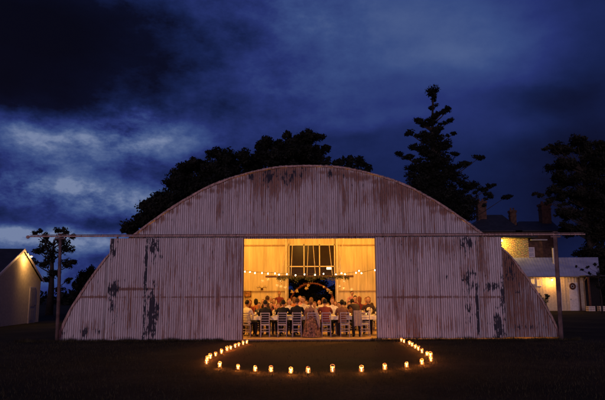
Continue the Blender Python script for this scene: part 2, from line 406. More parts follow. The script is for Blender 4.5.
# ------------------------------------------------------------------ setting: ground
def ground():
    m = bpy.data.materials.new('night_grass'); m.use_nodes = True; t = m.node_tree
    b = t.nodes['Principled BSDF']; b.inputs['Roughness'].default_value = .95; b.inputs['Specular IOR Level'].default_value = .1
    g = N(t, 'ShaderNodeNewGeometry').outputs['Position']
    a = noise(t, g, .35, 6, .6); f = noise(t, g, 14, 6, .7)
    c = ramp(t, M_(t, 'ADD', M_(t, 'MULTIPLY', a, .6), M_(t, 'MULTIPLY', f, .4)), [(.38, (.010, .012, .006)), (.52, (.030, .027, .014)), (.64, (.075, .056, .032))])
    sx = N(t, 'ShaderNodeSeparateXYZ', ins={0: g})
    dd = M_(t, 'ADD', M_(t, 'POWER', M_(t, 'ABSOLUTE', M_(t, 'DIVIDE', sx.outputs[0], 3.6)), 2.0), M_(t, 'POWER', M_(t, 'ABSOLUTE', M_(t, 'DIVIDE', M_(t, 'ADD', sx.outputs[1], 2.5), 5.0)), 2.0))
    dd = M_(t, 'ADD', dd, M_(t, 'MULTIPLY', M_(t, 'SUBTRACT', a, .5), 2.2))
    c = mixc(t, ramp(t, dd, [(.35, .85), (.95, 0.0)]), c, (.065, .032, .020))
    t.links.new(c, b.inputs['Base Color'])
    bn = N(t, 'ShaderNodeBump'); bn.inputs['Strength'].default_value = .8; bn.inputs['Distance'].default_value = .05
    t.links.new(f, bn.inputs['Height']); t.links.new(bn.outputs[0], b.inputs['Normal'])
    mb = MB()
    xs = [-1500, -300, -80] + [-40 + i*2 for i in range(41)] + [80, 300, 1500]
    ys = [-400, -100, -30] + [-24 + i*2 for i in range(45)] + [120, 400, 1500]
    vs = []; fs = []
    for y in ys:
        for x in xs:
            z = 0.0
            if y < -1.5 and abs(x) < 60: z = 0.02*mnoise.noise(Vector((x*.4, y*.4, 0)))
            vs.append((x, y, z - .012))
    w = len(xs)
    for j in range(len(ys)-1):
        for i in range(w-1): fs.append((j*w+i, j*w+i+1, (j+1)*w+i+1, (j+1)*w+i))
    mb.add(vs, fs, 0, True)
    tag(mb.build('ground', m), kind='structure')
ground()
# grass blades: short tufts over the lawn, longer against the barn
def blades():
    mb = MB(); rnd = random.Random(3)
    def blade(x, y, h, w=.006):
        a = rnd.uniform(0, 6.28); b = rnd.uniform(-.5, .5)*h; c = rnd.uniform(-.5, .5)*h
        dx, dy = math.cos(a)*w, math.sin(a)*w
        mb.add([(x-dx, y-dy, -.01), (x+dx, y+dy, -.01), (x+b, y+c, h)], [(0, 1, 2)])
    for i in range(26000):
        y = -13.5 + 13.2*rnd.random()**.8; x = rnd.uniform(-1, 1)*(4 + (y+14)*.62)
        if (x/3.4)**2 + ((y+4.2)/4.4)**2 < 1 and rnd.random() < .85: continue
        blade(x, y, rnd.uniform(.02, .06), .005)
    for i in range(9000):
        s = rnd.choice((-1, 1)); x = s*rnd.uniform(2.5, 9.6); 
        blade(x, -.25 - abs(rnd.gauss(0, .10)), rnd.uniform(.03, .13)*(1 + .8*mnoise.noise(Vector((x*2, 0, 0)))), .006)
    for i in range(2500):
        blade(rnd.uniform(-2.4, 2.6), -.35 - abs(rnd.gauss(0, .2)), rnd.uniform(.02, .05), .005)
    tag(mb.build('grass', mat('grass_blades', (.050, .045, .020), .9, var=.4, vscale=3)), 'short dark lawn grass with longer tufts along the foot of the barn', 'grass', kind='stuff')
blades()

# ------------------------------------------------------------------ barn
XC = P(308.5, 300, 0).x
prof_px = [(0, 166), (30, 167), (52, 171.2), (80, 178.8), (99, 186), (132, 204.5), (160, 224), (176, 236.3), (195, 250.5), (203, 258.5), (218, 279), (234, 303), (242, 317), (252, 340.5)]
prof = []
for dx, py in prof_px:
    a = P(308.5 + dx, py, 0); b = P(308.5 - dx, py, 0)
    prof.append(((a.x - b.x)/2, (a.z + b.z)/2))
prof[-1] = (prof[-1][0], -0.02)
def arch_z(x):
    d = abs(x - XC)
    for (x0, z0), (x1, z1) in zip(prof, prof[1:]):
        if d <= x1: return z0 + (z1 - z0)*(d - x0)/(x1 - x0)
    return -.02
HALF = prof[-1][0]; TRACK = P(308, 237, -.2).z
OX0, OX1 = P(243, 300, 0).x, P(376.5, 300, 0).x
DEPTH = 13.2
barn = thing('arched_barn', (XC, 0, 0), 0, 'large arched barn of rusty white corrugated iron with an open lit doorway', 'barn')
def L(p): return Vector(p)
BO = (XC, 0, 0)
def arch_pts(n=90):
    out = []
    # walk the profile evenly
    pts = [(-x, z) for x, z in reversed(prof)] + prof[1:]
    seg = []; tl = 0
    for a, b in zip(pts, pts[1:]):
        l = math.hypot(b[0]-a[0], b[1]-a[1]); seg.append(l); tl += l
    for i in range(n+1):
        d = tl*i/n; k = 0
        while k < len(seg)-1 and d > seg[k]: d -= seg[k]; k += 1
        f = min(1, d/seg[k]); a, b = pts[k], pts[k+1]
        out.append((XC + a[0] + (b[0]-a[0])*f, a[1] + (b[1]-a[1])*f))
    # soften the corners of the traced line
    for _ in range(2):
        out = [out[0]] + [((a[0]+2*b[0]+c[0])/4, (a[1]+2*b[1]+c[1])/4) for a, b, c in zip(out, out[1:], out[2:])] + [out[-1]]
    return out
ARC = arch_pts(110)
def in_wall(y, x0, x1, zb, zt, mb, **k): corr(mb, x0, x1, zb, zt, y, **k)
top = lambda x: arch_z(x) - .03
mb = MB(); corr(mb, XC - prof[7][0] - .3, XC + prof[7][0] + .3, lambda x: TRACK - .04, top, 0)
mb.build('gable_wall', m_gable, barn, BO)
zs = 1.47
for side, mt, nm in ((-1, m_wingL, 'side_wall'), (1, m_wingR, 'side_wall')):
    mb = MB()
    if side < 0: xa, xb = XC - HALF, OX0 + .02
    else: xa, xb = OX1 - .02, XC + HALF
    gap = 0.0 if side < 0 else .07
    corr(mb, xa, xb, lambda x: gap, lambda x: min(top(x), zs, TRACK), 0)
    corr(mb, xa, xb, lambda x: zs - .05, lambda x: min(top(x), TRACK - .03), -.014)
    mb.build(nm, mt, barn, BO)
# roof sheets (corrugated along the length), and the ragged rusty edge of the sheets over the gable
def roof_mesh():
    mb = MB(); vs = []; fs = []
    ys = [-.06, 0.4] + [DEPTH*i/14 for i in range(1, 14)] + [DEPTH + .1]
    fine = []
    for (a, b) in zip(ARC, ARC[1:]):
        for k in range(6): fine.append((a[0]+(b[0]-a[0])*k/6, a[1]+(b[1]-a[1])*k/6))
    fine.append(ARC[-1])
    nn = len(fine)
    for layer in (0, 1):
        for j, y in enumerate(ys):
            for i, (x, z) in enumerate(fine):
                a = fine[max(i-1, 0)]; b = fine[min(i+1, nn-1)]
                d = Vector((b[0]-a[0], b[1]-a[1])).normalized(); nx, nz = -d.y, d.x
                w = .012*math.sin(i*math.pi/3*1.0) + (.035 if layer == 0 else .015)
                yy = y
                if j == 0: yy = y + .05*mnoise.noise(Vector((x*1.7, z*1.7, 1))) + .03*mnoise.noise(Vector((x*7, z*7, 1)))
                vs.append((x + nx*w, yy, z + nz*w))
    S = len(ys)*nn
    for j in range(len(ys)-1):
        for i in range(nn-1):
            q = (j*nn+i, j*nn+i+1, (j+1)*nn+i+1, (j+1)*nn+i)
            fs.append(q); fs.append(tuple(S + k for k in reversed(q)))
    for i in range(nn-1): fs.append((i, S+i, S+i+1, i+1))
    mb.add(vs, fs, 0, True)
    return mb
roof = roof_mesh().build('roof', m_roofiron, barn, BO)
mb = MB(); rnd = random.Random(5)
pts = []
for i, (x, z) in enumerate(ARC):
    a = ARC[max(i-1, 0)]; b = ARC[min(i+1, len(ARC)-1)]
    d = Vector((b[0]-a[0], b[1]-a[1])).normalized(); pts.append((x, z, -d.y, d.x))
vs = []; fs = []
for (x, z, nx, nz) in pts:
    j = .012*rnd.uniform(-1, 1)
    vs += [(x + nx*.045, -.07+j*.5, z + nz*.03), (x - nx*(.030+j*1.6), -.072+j*.5, z - nz*(.030+j*1.6)), (x - nx*(.030+j*1.6), -.02, z - nz*(.030+j*1.6)), (x + nx*.03, -.02, z + nz*.03)]
for i in range(len(pts)-1):
    for k in range(4): fs.append((i*4+k, i*4+(k+1) % 4, (i+1)*4+(k+1) % 4, (i+1)*4+k))
mb.add(vs, fs, 0, False)
mb.build('edge_flashing', m_trim, barn, BO)
# back wall with its own high window and open rear doorway
BW = DEPTH - .1
wx0, wx1 = P(288.5, 260, BW).x, P(335, 260, BW).x
wz1 = P(310, 244.5, BW).z; wzm = P(310, 266.5, BW).z; wz0 = P(310, 277, BW).z
mb = MB()
corr(mb, XC-HALF, wx0, lambda x: 0, top, BW, amp=.005, pitch=.15); corr(mb, wx1, XC+HALF, lambda x: 0, top, BW, amp=.005, pitch=.15)
corr(mb, wx0, wx1, lambda x: wz1, top, BW, amp=.005, pitch=.15)
mb.build('back_wall', m_inner, barn, BO)
mb = MB()
for (px, py0, py1, w) in ((286, 238, 330, .10), (337, 238, 330, .10)):
    a = P(px, 260, BW-.16)
    mb = MB(); mb.box((a.x, BW-.16, 2.4), (w, .12, 4.8), bev=.01); mb.build('wall_post', m_cream, barn, BO)
zr = P(310, 245.2, BW-.12).z; zl = P(310, 291, BW-.12).z; zl2 = P(310, 269, BW-.12).z
for xa, xb in ((-5.5, wx0-.12), (wx1+.12, 5.9)):
    mb = MB(); mb.box(((xa+xb)/2, BW-.08, zr), (xb-xa, .08, .07), bev=.006); mb.build('wall_rail', m_rail, barn, BO)
    mb = MB(); mb.box(((xa+xb)/2, BW-.07, zl), (xb-xa, .05, .04), bev=.006); mb.build('wall_rail', m_rail, barn, BO)
# floor slab and threshold
mb = MB()
mb.box((XC, DEPTH/2, -.02), (2*HALF-.1, DEPTH-.02, .08)); 
mb.build('floor_slab', m_earth, barn, BO)
mb = MB(); mb.box(((OX0+OX1)/2, -.16, .015), (OX1-OX0+.1, .30, .07), bev=.01)
mb.build('threshold', mat('threshold_boards', (.42, .26, .15), .7, bump=.4, var=.3, stretch=(.6, 8, 8)), barn, BO)
# doorway jambs and head beam
mb = MB()
mb.box((OX0-.05, .08, TRACK/2), (.10, .12, TRACK-.02)); mb.box((OX1+.05, .08, TRACK/2), (.10, .12, TRACK-.02))
mb.box(((OX0+OX1)/2, .08, TRACK+.06), (OX1-OX0+.3, .12, .14))
mb.build('doorway_frame', m_wood, barn, BO)
# windows in the back wall
wf = MB(); w = wx1 - wx0; fr = .06
for k in range(4):
    x = wx0 + (w)*k/3; x = min(max(x, wx0+fr/2), wx1-fr/2)
    wf.box((x, BW-.04, (wz1+wz0)/2), (fr, .10, wz1-wz0))
for z in (wz1-.03, wzm, wz0+.03): wf.box(((wx0+wx1)/2, BW-.05, z), (w+.16, .08, .06))
win = wf.build('window', m_cream, barn, BO)
pg = MB()
pg.box(((wx0+wx1)/2, BW+.02, (wzm+wz1)/2), (w-.1, .012, wz1-wzm-.05)); pg.box(((wx0+wx1)/2, BW+.02, (wz0+wzm)/2), (w-.1, .012, wzm-wz0-.05))
pane = pg.build('pane', m_window_dark, win, BO)
# sliding doors
def door(nm, x0, x1, y, mt, zlap, zb, label):
    o = (x0+(x1-x0)/2, y, 0); mb = MB()
    corr(mb, x0, x1, lambda x: zb + .012*mnoise.noise(Vector((x*3, 0, 0))), lambda x: zlap, y)
    corr(mb, x0, x1, lambda x: zlap-.06, lambda x: TRACK-.02, y-.013)
    d = mb.build('sliding_door', mt, barn, BO); d['label'] = label
    f = MB()
    for z in (zb+.08, zlap, TRACK-.12): f.box(((x0+x1)/2, y+.035, z), (x1-x0-.02, .04, .08))
    for x in (x0+.03, x1-.03): f.box((x, y+.036, (TRACK+zb)/2), (.05, .038, TRACK-zb-.04))
    f.build('door_frame', m_wood, d, BO)
    for x in (x0+.25, x1-.25):
        r = MB(); r.box((x, y+.0, TRACK+.03), (.05, .05, .12)); r.build('door_hanger', m_steel, d, BO)
    return d
X_ = lambda px: P(px, 290, -.15).x
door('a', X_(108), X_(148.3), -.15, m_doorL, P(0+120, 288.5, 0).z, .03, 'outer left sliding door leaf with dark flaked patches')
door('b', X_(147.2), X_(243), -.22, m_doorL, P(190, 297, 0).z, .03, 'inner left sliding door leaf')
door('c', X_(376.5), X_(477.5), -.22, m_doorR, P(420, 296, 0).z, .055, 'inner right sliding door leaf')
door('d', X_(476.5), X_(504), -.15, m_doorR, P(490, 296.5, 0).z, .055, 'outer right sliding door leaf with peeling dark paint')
# long door track carried past both ends of the barn on posts
tk = MB(); a = P(29, 236.3, -.2); b = P(584, 234.6, -.2)
za = TRACK + .03
tk.box(((a.x+b.x)/2, -.27, za+.02), (b.x-a.x, .05, .048), bev=.008)
tk.box(((a.x+b.x)/2, -.19, za+.076), (b.x-a.x-.1, .17, .010))
for i in range(26):
    x = a.x + (b.x-a.x)*(i+.5)/26; tk.box((x, -.302, za+.02), (.03, .012, .07))
tk.ell((a.x, -.27, za), (.07, .05, .06), 10, 6)
tr = tk.build('door_track', m_trim, barn, BO)
for nm, pt, pb, lab in (('l', (60.5, 237), (57, 345), 'round rusty post carrying the left end of the track'), ('r', (555, 236), (561.5, 339), 'leaning square timber post carrying the right end of the track')):
    A = P(pt[0], pt[1], -.27); Bp = P(pb[0], 340, -.25); Bp.z = 0
    q = MB()
    if nm == 'l': q.tube([Bp, A.lerp(Bp, .5) + Vector((.01, 0, 0)), (A.x, -.27, za-.02)], [.062, .058, .05], 12)
    else:
        d = (Vector((A.x, -.27, za-.02)) - Bp); rot = d.to_track_quat('Z', 'Y').to_matrix()
        q.box(Bp + d/2, (.125, .12, d.length), rot, bev=.01)
    o = q.build('track_post', m_steel, barn, BO); o['label'] = lab
    q = MB(); q.box((A.x, -.27, za-.06), (.34, .09, .05)); q.box((A.x, -.27, za+.10), (.16, .12, .04)); q.build('bracket', m_steel, o, BO)

# ------------------------------------------------------------------ interior: added pendant lamps, out of view, brightening the barn
for k, (x, y) in enumerate(((-3.3, .9), (3.5, .9), (-3.4, 6.4), (3.6, 6.4), (-3.2, 10.6), (3.4, 10.6), (.2, 3.6), (.2, 9.2))):
    zc = arch_z(x) - .05; zl_ = min(4.75 if k > 1 else 3.5, zc - .5)
    lp = thing('pendant_lamp', (x, y, 0), 0, ['pendant lamp hanging under the barn roof just inside the left door', 'pendant lamp hanging under the barn roof just inside the right door',
        'pendant lamp over the middle tables on the left side', 'pendant lamp over the middle tables on the right side', 'pendant lamp near the back wall left of the high window',
        'pendant lamp near the back wall right of the high window', 'pendant lamp over the first long table at the centre', 'pendant lamp over the last table at the centre'][k], 'lamp', 'pendant lamps under the barn roof')
    q = MB(); q.tube([(0, 0, zl_+.16), (0, 0, zc)], .008, 6); q.build('cord', m_wire, lp)
    q = MB(); q.lathe([(.03, zl_+.17), (.05, zl_+.15), (.16, zl_+.06), (.17, zl_+.05), (.155, zl_+.06), (.04, zl_+.14)], n=18); q.build('lamp_shade', m_white, lp)
    q = MB(); q.ell((0, 0, zl_+.07), (.03, .03, .04), 10, 8); q.build('bulb', m_bulb, lp)
    point_light('lamp_light', (0, 0, zl_-.02), (460, 460, 500, 450, 300, 270, 300, 250)[k], WARM, .06, lp)

# string of festoon bulbs across the barn
SY = 6.4
bp = [(245, 271.6), (250, 272), (255, 273), (262, 273), (268, 273.6), (275, 273.4), (279, 274.6), (287, 274.2), (295.5, 275.2), (304.5, 274.4), (315, 274.8), (323.5, 273.8), (336, 274.4), (341.5, 273.2), (345, 274.2), (356, 272.8), (359, 270.8), (361.5, 273.2), (375, 270.2)]
fl = thing('festoon_string', (XC, SY, 0), 0, 'string of warm round bulbs sagging across the barn above the diners', 'string lights')
q = MB(); w_ = [P(232, 269.5, SY)] + [P(a, b - .9, SY) for a, b in bp] + [P(386, 268.6, SY)]
fo = Vector((XC, SY, 0)); q.tube([v - fo for v in w_], .008, 5); q.build('cable', m_wire, fl)
for i, (a, b) in enumerate(bp):
    p = P(a, b, SY) - fo
    q = MB(); q.tube([p + Vector((0, 0, .03)), p + Vector((0, 0, .065))], .012, 6); sk = q.build('socket', m_wire, fl)
    q = MB(); q.ell(p, (.027, .027, .032), 10, 8); q.build('bulb', m_bulb, sk)
    if i % 3 == 1: point_light('bulb_light', p + Vector((0, -.12, -.1)), 9, WARM, .04, fl)

# hanging timber beam with greenery and ropes
BY = 6.9
b0, b1 = P(265.5, 276.6, BY), P(353.5, 276.6, BY)
beam = thing('hanging_beam', (XC, BY, 0), 0, 'dark timber beam hung on pale ropes, with greenery trailing below it', 'beam')
bo = Vector((XC, BY, 0)); zb = b0.z
q = MB(); q.box(((b0.x+b1.x)/2 - XC, 0, zb), (b1.x-b0.x, .09, .095), bev=.01); q.box(((b0.x+b1.x)/2 - XC, .3, zb), (b1.x-b0.x, .06, .06), bev=.01)
q.build('timber', m_wood, beam)
for (pt, pb) in ((292.5, 291), (288, 280.5), (308.5, 307), (313, 315.5), (329, 332.5), (339, 341), (343, 338)):
    A = P(pt, 244, BY); A.z = arch_z(A.x) - .05; A.x += (pt-pb)*.05*1.2; B = P(pb, 276, BY); B.z = zb
    q = MB(); q.tube([B - bo, A - bo], .016, 6); q.build('rope', m_rope, beam)
m_green = mat('hung_greenery', (.09, .085, .028), .7, var=.4, vscale=5)
rnd = random.Random(11); q = MB()
for i in range(3200):
    x = rnd.uniform(b0.x+.5, b1.x-.2) - XC; d = abs(rnd.gauss(0, .085))*(1+.8*mnoise.noise(Vector((x*3, 0, 0))))
    c = Vector((x, rnd.gauss(0, .05), zb + .03 - d)); r = Matrix.Rotation(rnd.uniform(0, 6.3), 3, 'Z') @ Matrix.Rotation(rnd.uniform(0, 6.3), 3, 'X')
    q.add([c + r @ Vector(v) for v in ((-.016, 0, 0), (0, .036, 0), (.016, 0, 0), (0, -.036, 0))], [(0, 1, 2, 3)])
q.build('foliage', m_green, beam)

# hanging globes and paper flowers
glob = [(262.5, 281, 'nearest the left wall'), (267.8, 279.8, 'under the left end of the beam'), (277, 285.5, 'low, left of the window'), (280.5, 281, 'under the beam left of the window'), (281, 286.5, 'beside the left window post'), (285.2, 287.5, 'against the left window post'),
        (344, 281.2, 'just right of the window'), (339.7, 286.3, 'beside the right window post'), (343.5, 288.4, 'low, right of the window'), (351.5, 289.3, 'farthest to the right')]
proto = None
for i, (a, b, w_) in enumerate(glob):
    p = P(a, b, BY + (.15 if i % 2 else -.15))
    if proto is None:
        proto = thing('hanging_globe', p, 0, '', 'globe')
        q = MB(); q.ell((0, 0, 0), .075, 14, 10); q.build('glass', m_globe, proto)
        q = MB(); q.tube([(0, 0, -.05), (0, 0, -.01)], .022, 8); q.build('candle', m_wax, proto)
        q = MB(); q.ell((0, 0, .008), (.007, .007, .016), 8, 6); q.build('flame', m_flame, proto)
        q = MB(); q.tube([(0, 0, .07), (0, 0, zb - p.z + .02)], .003, 4); q.build('thread', m_rope, proto)
        o = proto
    else:
        o = copy_tree(proto); o.location = p
        for ch in o.children:
            if ch.name.startswith('thread'): ch.scale = (1, 1, max(.3, (zb - p.z)/(zb - P(glob[0][0], glob[0][1], BY-.15).z)))
    tag(o, 'small clear glass globe with a candle hanging ' + w_, 'globe', 'glass globes hanging below the beam')
    o.scale = (1, 1, 1)

# small emergency light over the window
p = P(329, 268.3, BW-.3)
el = thing('emergency_light', (p.x, BW-.2, p.z), 0, 'bright white emergency light box at the top right of the dark window', 'light')
q = MB(); q.box((0, 0, 0), (.30, .07, .15), bev=.01); q.build('housing', m_white, el)
q = MB(); q.box((0, -.045, 0), (.26, .02, .12)); q.build('lens', emit_mat('emergency_glow', (.85, 1.0, .55), 2.6), el)

# flower arch in the rear doorway
AY = 11.6
pc = P(312, 283.3, AY); ar = 1.22; cz = pc.z - ar
fa = thing('flower_arch', (pc.x, AY, 0), 0, 'red-brown hoop arch with flower clusters in front of the dark rear doorway', 'arch')
q = MB(); n = 28
hp = [(-ar, 0, 0)] + [(-ar*math.cos(math.pi*i/n), 0, cz + ar*math.sin(math.pi*i/n)) for i in range(n+1)] + [(ar, 0, 0)]
q.tube(hp, .030, 8); q.build('hoop', mat('copper_hoop', (.15, .035, .018), .5, var=.2), fa)
q = MB(); rnd = random.Random(4)
for i in range(900):
    t = rnd.uniform(.15, math.pi-.15); c = Vector((-ar*math.cos(t), 0, cz + ar*math.sin(t))) + Vector((rnd.gauss(0, .035), rnd.gauss(0, .035), rnd.gauss(0, .035)))
    r = Matrix.Rotation(rnd.uniform(0, 6.3), 3, 'Z') @ Matrix.Rotation(rnd.uniform(0, 6.3), 3, 'X')
    q.add([c + r @ Vector(v) for v in ((-.012, 0, 0), (0, .035, 0), (.012, 0, 0), (0, -.035, 0))], [(0, 1, 2, 3)])
q.build('foliage', mat('reddish_leaves', (.17, .05, .02), .8, var=.3), fa)
for (a, b, sz) in ((292, 292, .13), (297, 291, .10), (306.5, 288.5, .12), (308.5, 285.5, .10), (328, 290, .13), (330.5, 292.5, .12), (324, 287, .07)):
    c = P(a, b, AY-.08) - Vector((pc.x, AY, 0)); q = MB()
    for k in range(int(16*sz/.1)):
        d = Vector((rnd.gauss(0, 1), rnd.gauss(0, 1), rnd.gauss(0, 1))).normalized()*sz*rnd.uniform(.3, .9)
        def pet(dd, pp, s=rnd.uniform(0, 9)): return pp*(1 + .25*math.sin(5*math.atan2(dd.y, dd.x) + s))
        q.ell(c + d*.85, (.034, .03, .027), 8, 5, fn=pet)
    q.build('flower_cluster', mat('cream_flowers', (.46, .33, .15), .8, var=.15), fa)

# wall ornaments
p = P(262, 287.5, BW-.12)
w1 = thing('antler_mount', (p.x, BW-.14, p.z), 0, 'small dark branching ornament fixed to the cream wall left of the window', 'wall ornament')
q = MB(); q.box((0, 0, -.1), (.14, .03, .12), bev=.01); q.build('plaque', m_wood, w1)
q = MB()
for s in (-1, 1):
    q.tube([(0, -.03, -.05), (s*.12, -.05, .02), (s*.26, -.06, -.03), (s*.32, -.05, .07)], [.018, .016, .013, .005], 6)
    q.tube([(s*.12, -.05, .02), (s*.13, -.06, .12)], [.012, .004], 6); q.tube([(s*.22, -.06, 0), (s*.20, -.06, .12)], [.012, .004], 6)
q.build('antler', m_wood, w1)
p = P(247.8, 294, BW-.12)
w2 = thing('framed_picture', (p.x, BW-.14, p.z), 0, 'small framed picture on the cream wall beside the left door edge', 'picture')
q = MB()
q.box((0, 0, .16), (.40, .03, .03)); q.box((0, 0, -.16), (.40, .03, .03)); q.box((-.185, 0, 0), (.03, .03, .29)); q.box((.185, 0, 0), (.03, .03, .29)); q.build('frame', m_wood, w2)
q = MB(); q.box((0, .005, 0), (.34, .012, .29)); q.build('print', mat('brown_print', (.32, .15, .06), .6, var=.6, vscale=9), w2)

# ------------------------------------------------------------------ chairs
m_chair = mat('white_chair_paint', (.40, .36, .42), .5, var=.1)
def make_chair():
    r = thing('dining_chair', (0, 0, 0), 0, '', 'chair')     # faces +Y, origin on the floor under the seat
    q = MB(); q.box((0, 0, .445), (.39, .38, .03), bev=.01); q.box((0, .02, .47), (.36, .34, .03), bev=.012); q.build('seat', m_chair, r)
    for sx in (-1, 1):
        q = MB(); q.tube([(sx*.18, -.22, .0), (sx*.17, -.175, .44), (sx*.172, -.21, .70), (sx*.18, -.245, .90)], [.015, .019, .017, .015], 8); q.build('rear_leg', m_chair, r)
        q = MB(); q.tube([(sx*.18, .19, .0), (sx*.17, .17, .44)], [.014, .018], 8); q.build('leg', m_chair, r)
    q = MB()
    for z, h, y in ((.885, .035, -.243), (.80, .022, -.228), (.72, .022, -.213), (.63, .022, -.198), (.545, .022, -.187)):
        q.box((0, y, z), (.345, .018, h), bev=.004)
    q.build('backrest', m_chair, r)
    q = MB()
    for z in (.18, .27):
        for s in (-1, 1): q.tube([(s*.178, -.20, z), (s*.176, .18, z)], .009, 6)
        q.tube([(-.178, -.205, z+.02), (.178, -.205, z+.02)], .009, 6); q.tube([(-.178, .182, z+.02), (.178, .182, z+.02)], .009, 6)
    q.build('stretcher', m_chair, r)
    return r
chair_proto = make_chair(); chair_used = [False]
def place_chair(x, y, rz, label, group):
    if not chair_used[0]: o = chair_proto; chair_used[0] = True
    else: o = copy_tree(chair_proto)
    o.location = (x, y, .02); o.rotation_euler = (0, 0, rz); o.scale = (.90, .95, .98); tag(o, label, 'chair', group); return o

# ------------------------------------------------------------------ people
def skin_bake(verts, edges, radii, sub=1):
    me = bpy.data.meshes.new('tmp'); me.from_pydata(verts, edges, []); ob = bpy.data.objects.new('tmp', me); COL.objects.link(ob)
    md = ob.modifiers.new('skin', 'SKIN'); md.use_smooth_shade = True; md.branch_smoothing = .6
    for i, r in enumerate(radii):
        me.skin_vertices[0].data[i].radius = (r, r) if not isinstance(r, tuple) else r
    me.skin_vertices[0].data[0].use_root = True
    ss = ob.modifiers.new('sub', 'SUBSURF'); ss.levels = sub; ss.render_levels = sub
    dg = bpy.context.evaluated_depsgraph_get(); dg.update()
    ev = ob.evaluated_get(dg); m2 = bpy.data.meshes.new_from_object(ev)
    vs = [v.co.copy() for v in m2.vertices]; fs = [tuple(p.vertices) for p in m2.polygons]
    bpy.data.objects.remove(ob); bpy.data.meshes.remove(me); bpy.data.meshes.remove(m2)
    return vs, fs
def head_fn(d, p):
    # face towards +Y
    q = p.copy()
    if d.y > 0:
        f = math.exp(-((d.x)/.16)**2)
        q.y += .022*f*math.exp(-((d.z+.10)/.16)**2)                    # nose
        q.y -= .012*(math.exp(-((abs(d.x)-.36)/.16)**2)*math.exp(-((d.z-.12)/.13)**2))   # eye sockets
        q.y += .006*math.exp(-((d.z+.47)/.07)**2)*math.exp(-(d.x/.25)**2)  # lips
        q.y += .008*math.exp(-((d.z+.78)/.15)**2)*math.exp(-(d.x/.3)**2)   # chin
    if d.z < 0: q.x *= 1 - .28*abs(d.z); q.y *= 1 - .10*abs(d.z)
    if abs(d.x) > .93: q.x *= 1.12
    return q
def body(pose):
    if pose == 'sit':
        H = dict(pel=(0, -.02, .53), ab=(0, -.01, .70), ch=(0, .02, .92), nk=(0, .04, 1.09), hd=(0, .06, 1.22),
             sh=(.175, .02, 1.01), el=(.24, .10, .79), wr=(.15, .34, .795), hp=(.10, .02, .525), kn=(.13, .43, .52), an=(.13, .40, .10), to=(.14, .53, .035))
    elif pose == 'lean':
        H = dict(pel=(0, -.04, .53), ab=(0, .02, .69), ch=(0, .10, .89), nk=(0, .16, 1.05), hd=(0, .21, 1.17),
             sh=(.175, .11, .98), el=(.25, .22, .80), wr=(.10, .40, .80), hp=(.10, .0, .525), kn=(.15, .41, .52), an=(.12, .34, .10), to=(.13, .47, .035))
    elif pose == 'stand':
        H = dict(pel=(0, 0, .95), ab=(0, 0, 1.10), ch=(0, 0, 1.30), nk=(0, .01, 1.48), hd=(0, .03, 1.61),
             sh=(.185, 0, 1.40), el=(.25, -.01, 1.12), wr=(.22, .12, .92), hp=(.10, 0, .92), kn=(.11, .02, .50), an=(.11, 0, .09), to=(.13, .13, .035))
    else:  # bend: serving over a table
        H = dict(pel=(0, -.10, .95), ab=(0, .02, 1.06), ch=(0, .20, 1.16), nk=(0, .34, 1.22), hd=(0, .45, 1.27),
             sh=(.18, .24, 1.19), el=(.24, .36, .98), wr=(.15, .58, .88), hp=(.10, -.08, .92), kn=(.11, -.01, .50), an=(.11, -.06, .09), to=(.13, .07, .035))
    V_ = []; E = []; Rr = []
    def av(p, r, par=None):
        V_.append(Vector(p)); Rr.append(r)
        if par is not None: E.append((par, len(V_)-1))
        return len(V_)-1
    pe = av(H['pel'], (.150, .115)); ab = av(H['ab'], (.135, .105), pe); ch = av(H['ch'], (.155, .115), ab)
    nk0 = av(Vector(H['nk']) - Vector((0, .01, .03)), .065, ch); nk = av(H['nk'], .052, nk0); av(Vector(H['nk']).lerp(Vector(H['hd']), .6), .050, nk)
    hands = []
    for s in (-1, 1):
        f = lambda k: Vector((H[k][0]*s, H[k][1], H[k][2]))
        sh = av(f('sh'), .066, ch); el = av(f('el'), .045, sh); m = av(f('el').lerp(f('wr'), .4), .043, el); wr = av(f('wr'), .027, m)
        d = (f('wr') - f('el')).normalized(); hand = f('wr') + d*.085
        pm = av(f('wr') + d*.045, (.036, .020), wr); hands.append((f('wr'), d, s))
        side = Vector((1, 0, 0)) if abs(d.x) < .8 else Vector((0, 0, 1)); side = (side - d*side.dot(d)).normalized()
        dn = Vector((0, 0, -1)) if pose != 'stand' else Vector((0, -.3, -1)).normalized()
        for k, (o_, ln) in enumerate(((-.028, .060), (-.010, .072), (.010, .068), (.028, .052))):
            b = f('wr') + d*.085 + side*o_
            i1 = av(b, .010, pm); i2 = av(b + d*ln*.55 + dn*.008, .009, i1); av(b + d*ln + dn*.024, .007, i2)
        th = av(f('wr') + d*.035 - side*s*.038, .011, pm); av(f('wr') + d*.075 - side*s*.062 + dn*.01, .009, th)
        hp = av(f('hp'), .095, pe); kn = av(f('kn'), .062, hp); cf = av(f('kn').lerp(f('an'), .35), .055, kn); an = av(f('an'), .038, cf); he = av(f('an') - Vector((0, .0, .05)), .040, an); av(f('to'), .036, he)
    vs, fs = skin_bake([tuple(v) for v in V_], E, Rr)
    mb = MB(); hd = Vector(H['hd']); mi = []
    for face in fs:
        c = sum((vs[i] for i in face), Vector()) / len(face)
        k = 1
        if c.z > H['nk'][2] - .01 and (c - hd).length < .22: k = 0
        for w, d, s in hands:
            if (c - w).dot(d) > -.005 and (c - w).length < .2: k = 0
        seated = pose in ('sit', 'lean')
        if k == 1:
            if seated and ((c.z < .60 and c.y > .06) or c.z < .50): k = 2
            if not seated and c.z < .96: k = 2
            if c.z < .085: k = 3
        mb.f.append(face); mb.m.append(k); mb.sm.append(True)
    mb.v = [tuple(v) for v in vs]
    mb.ell(hd, (.074, .094, .115), 20, 16, 0, fn=head_fn)
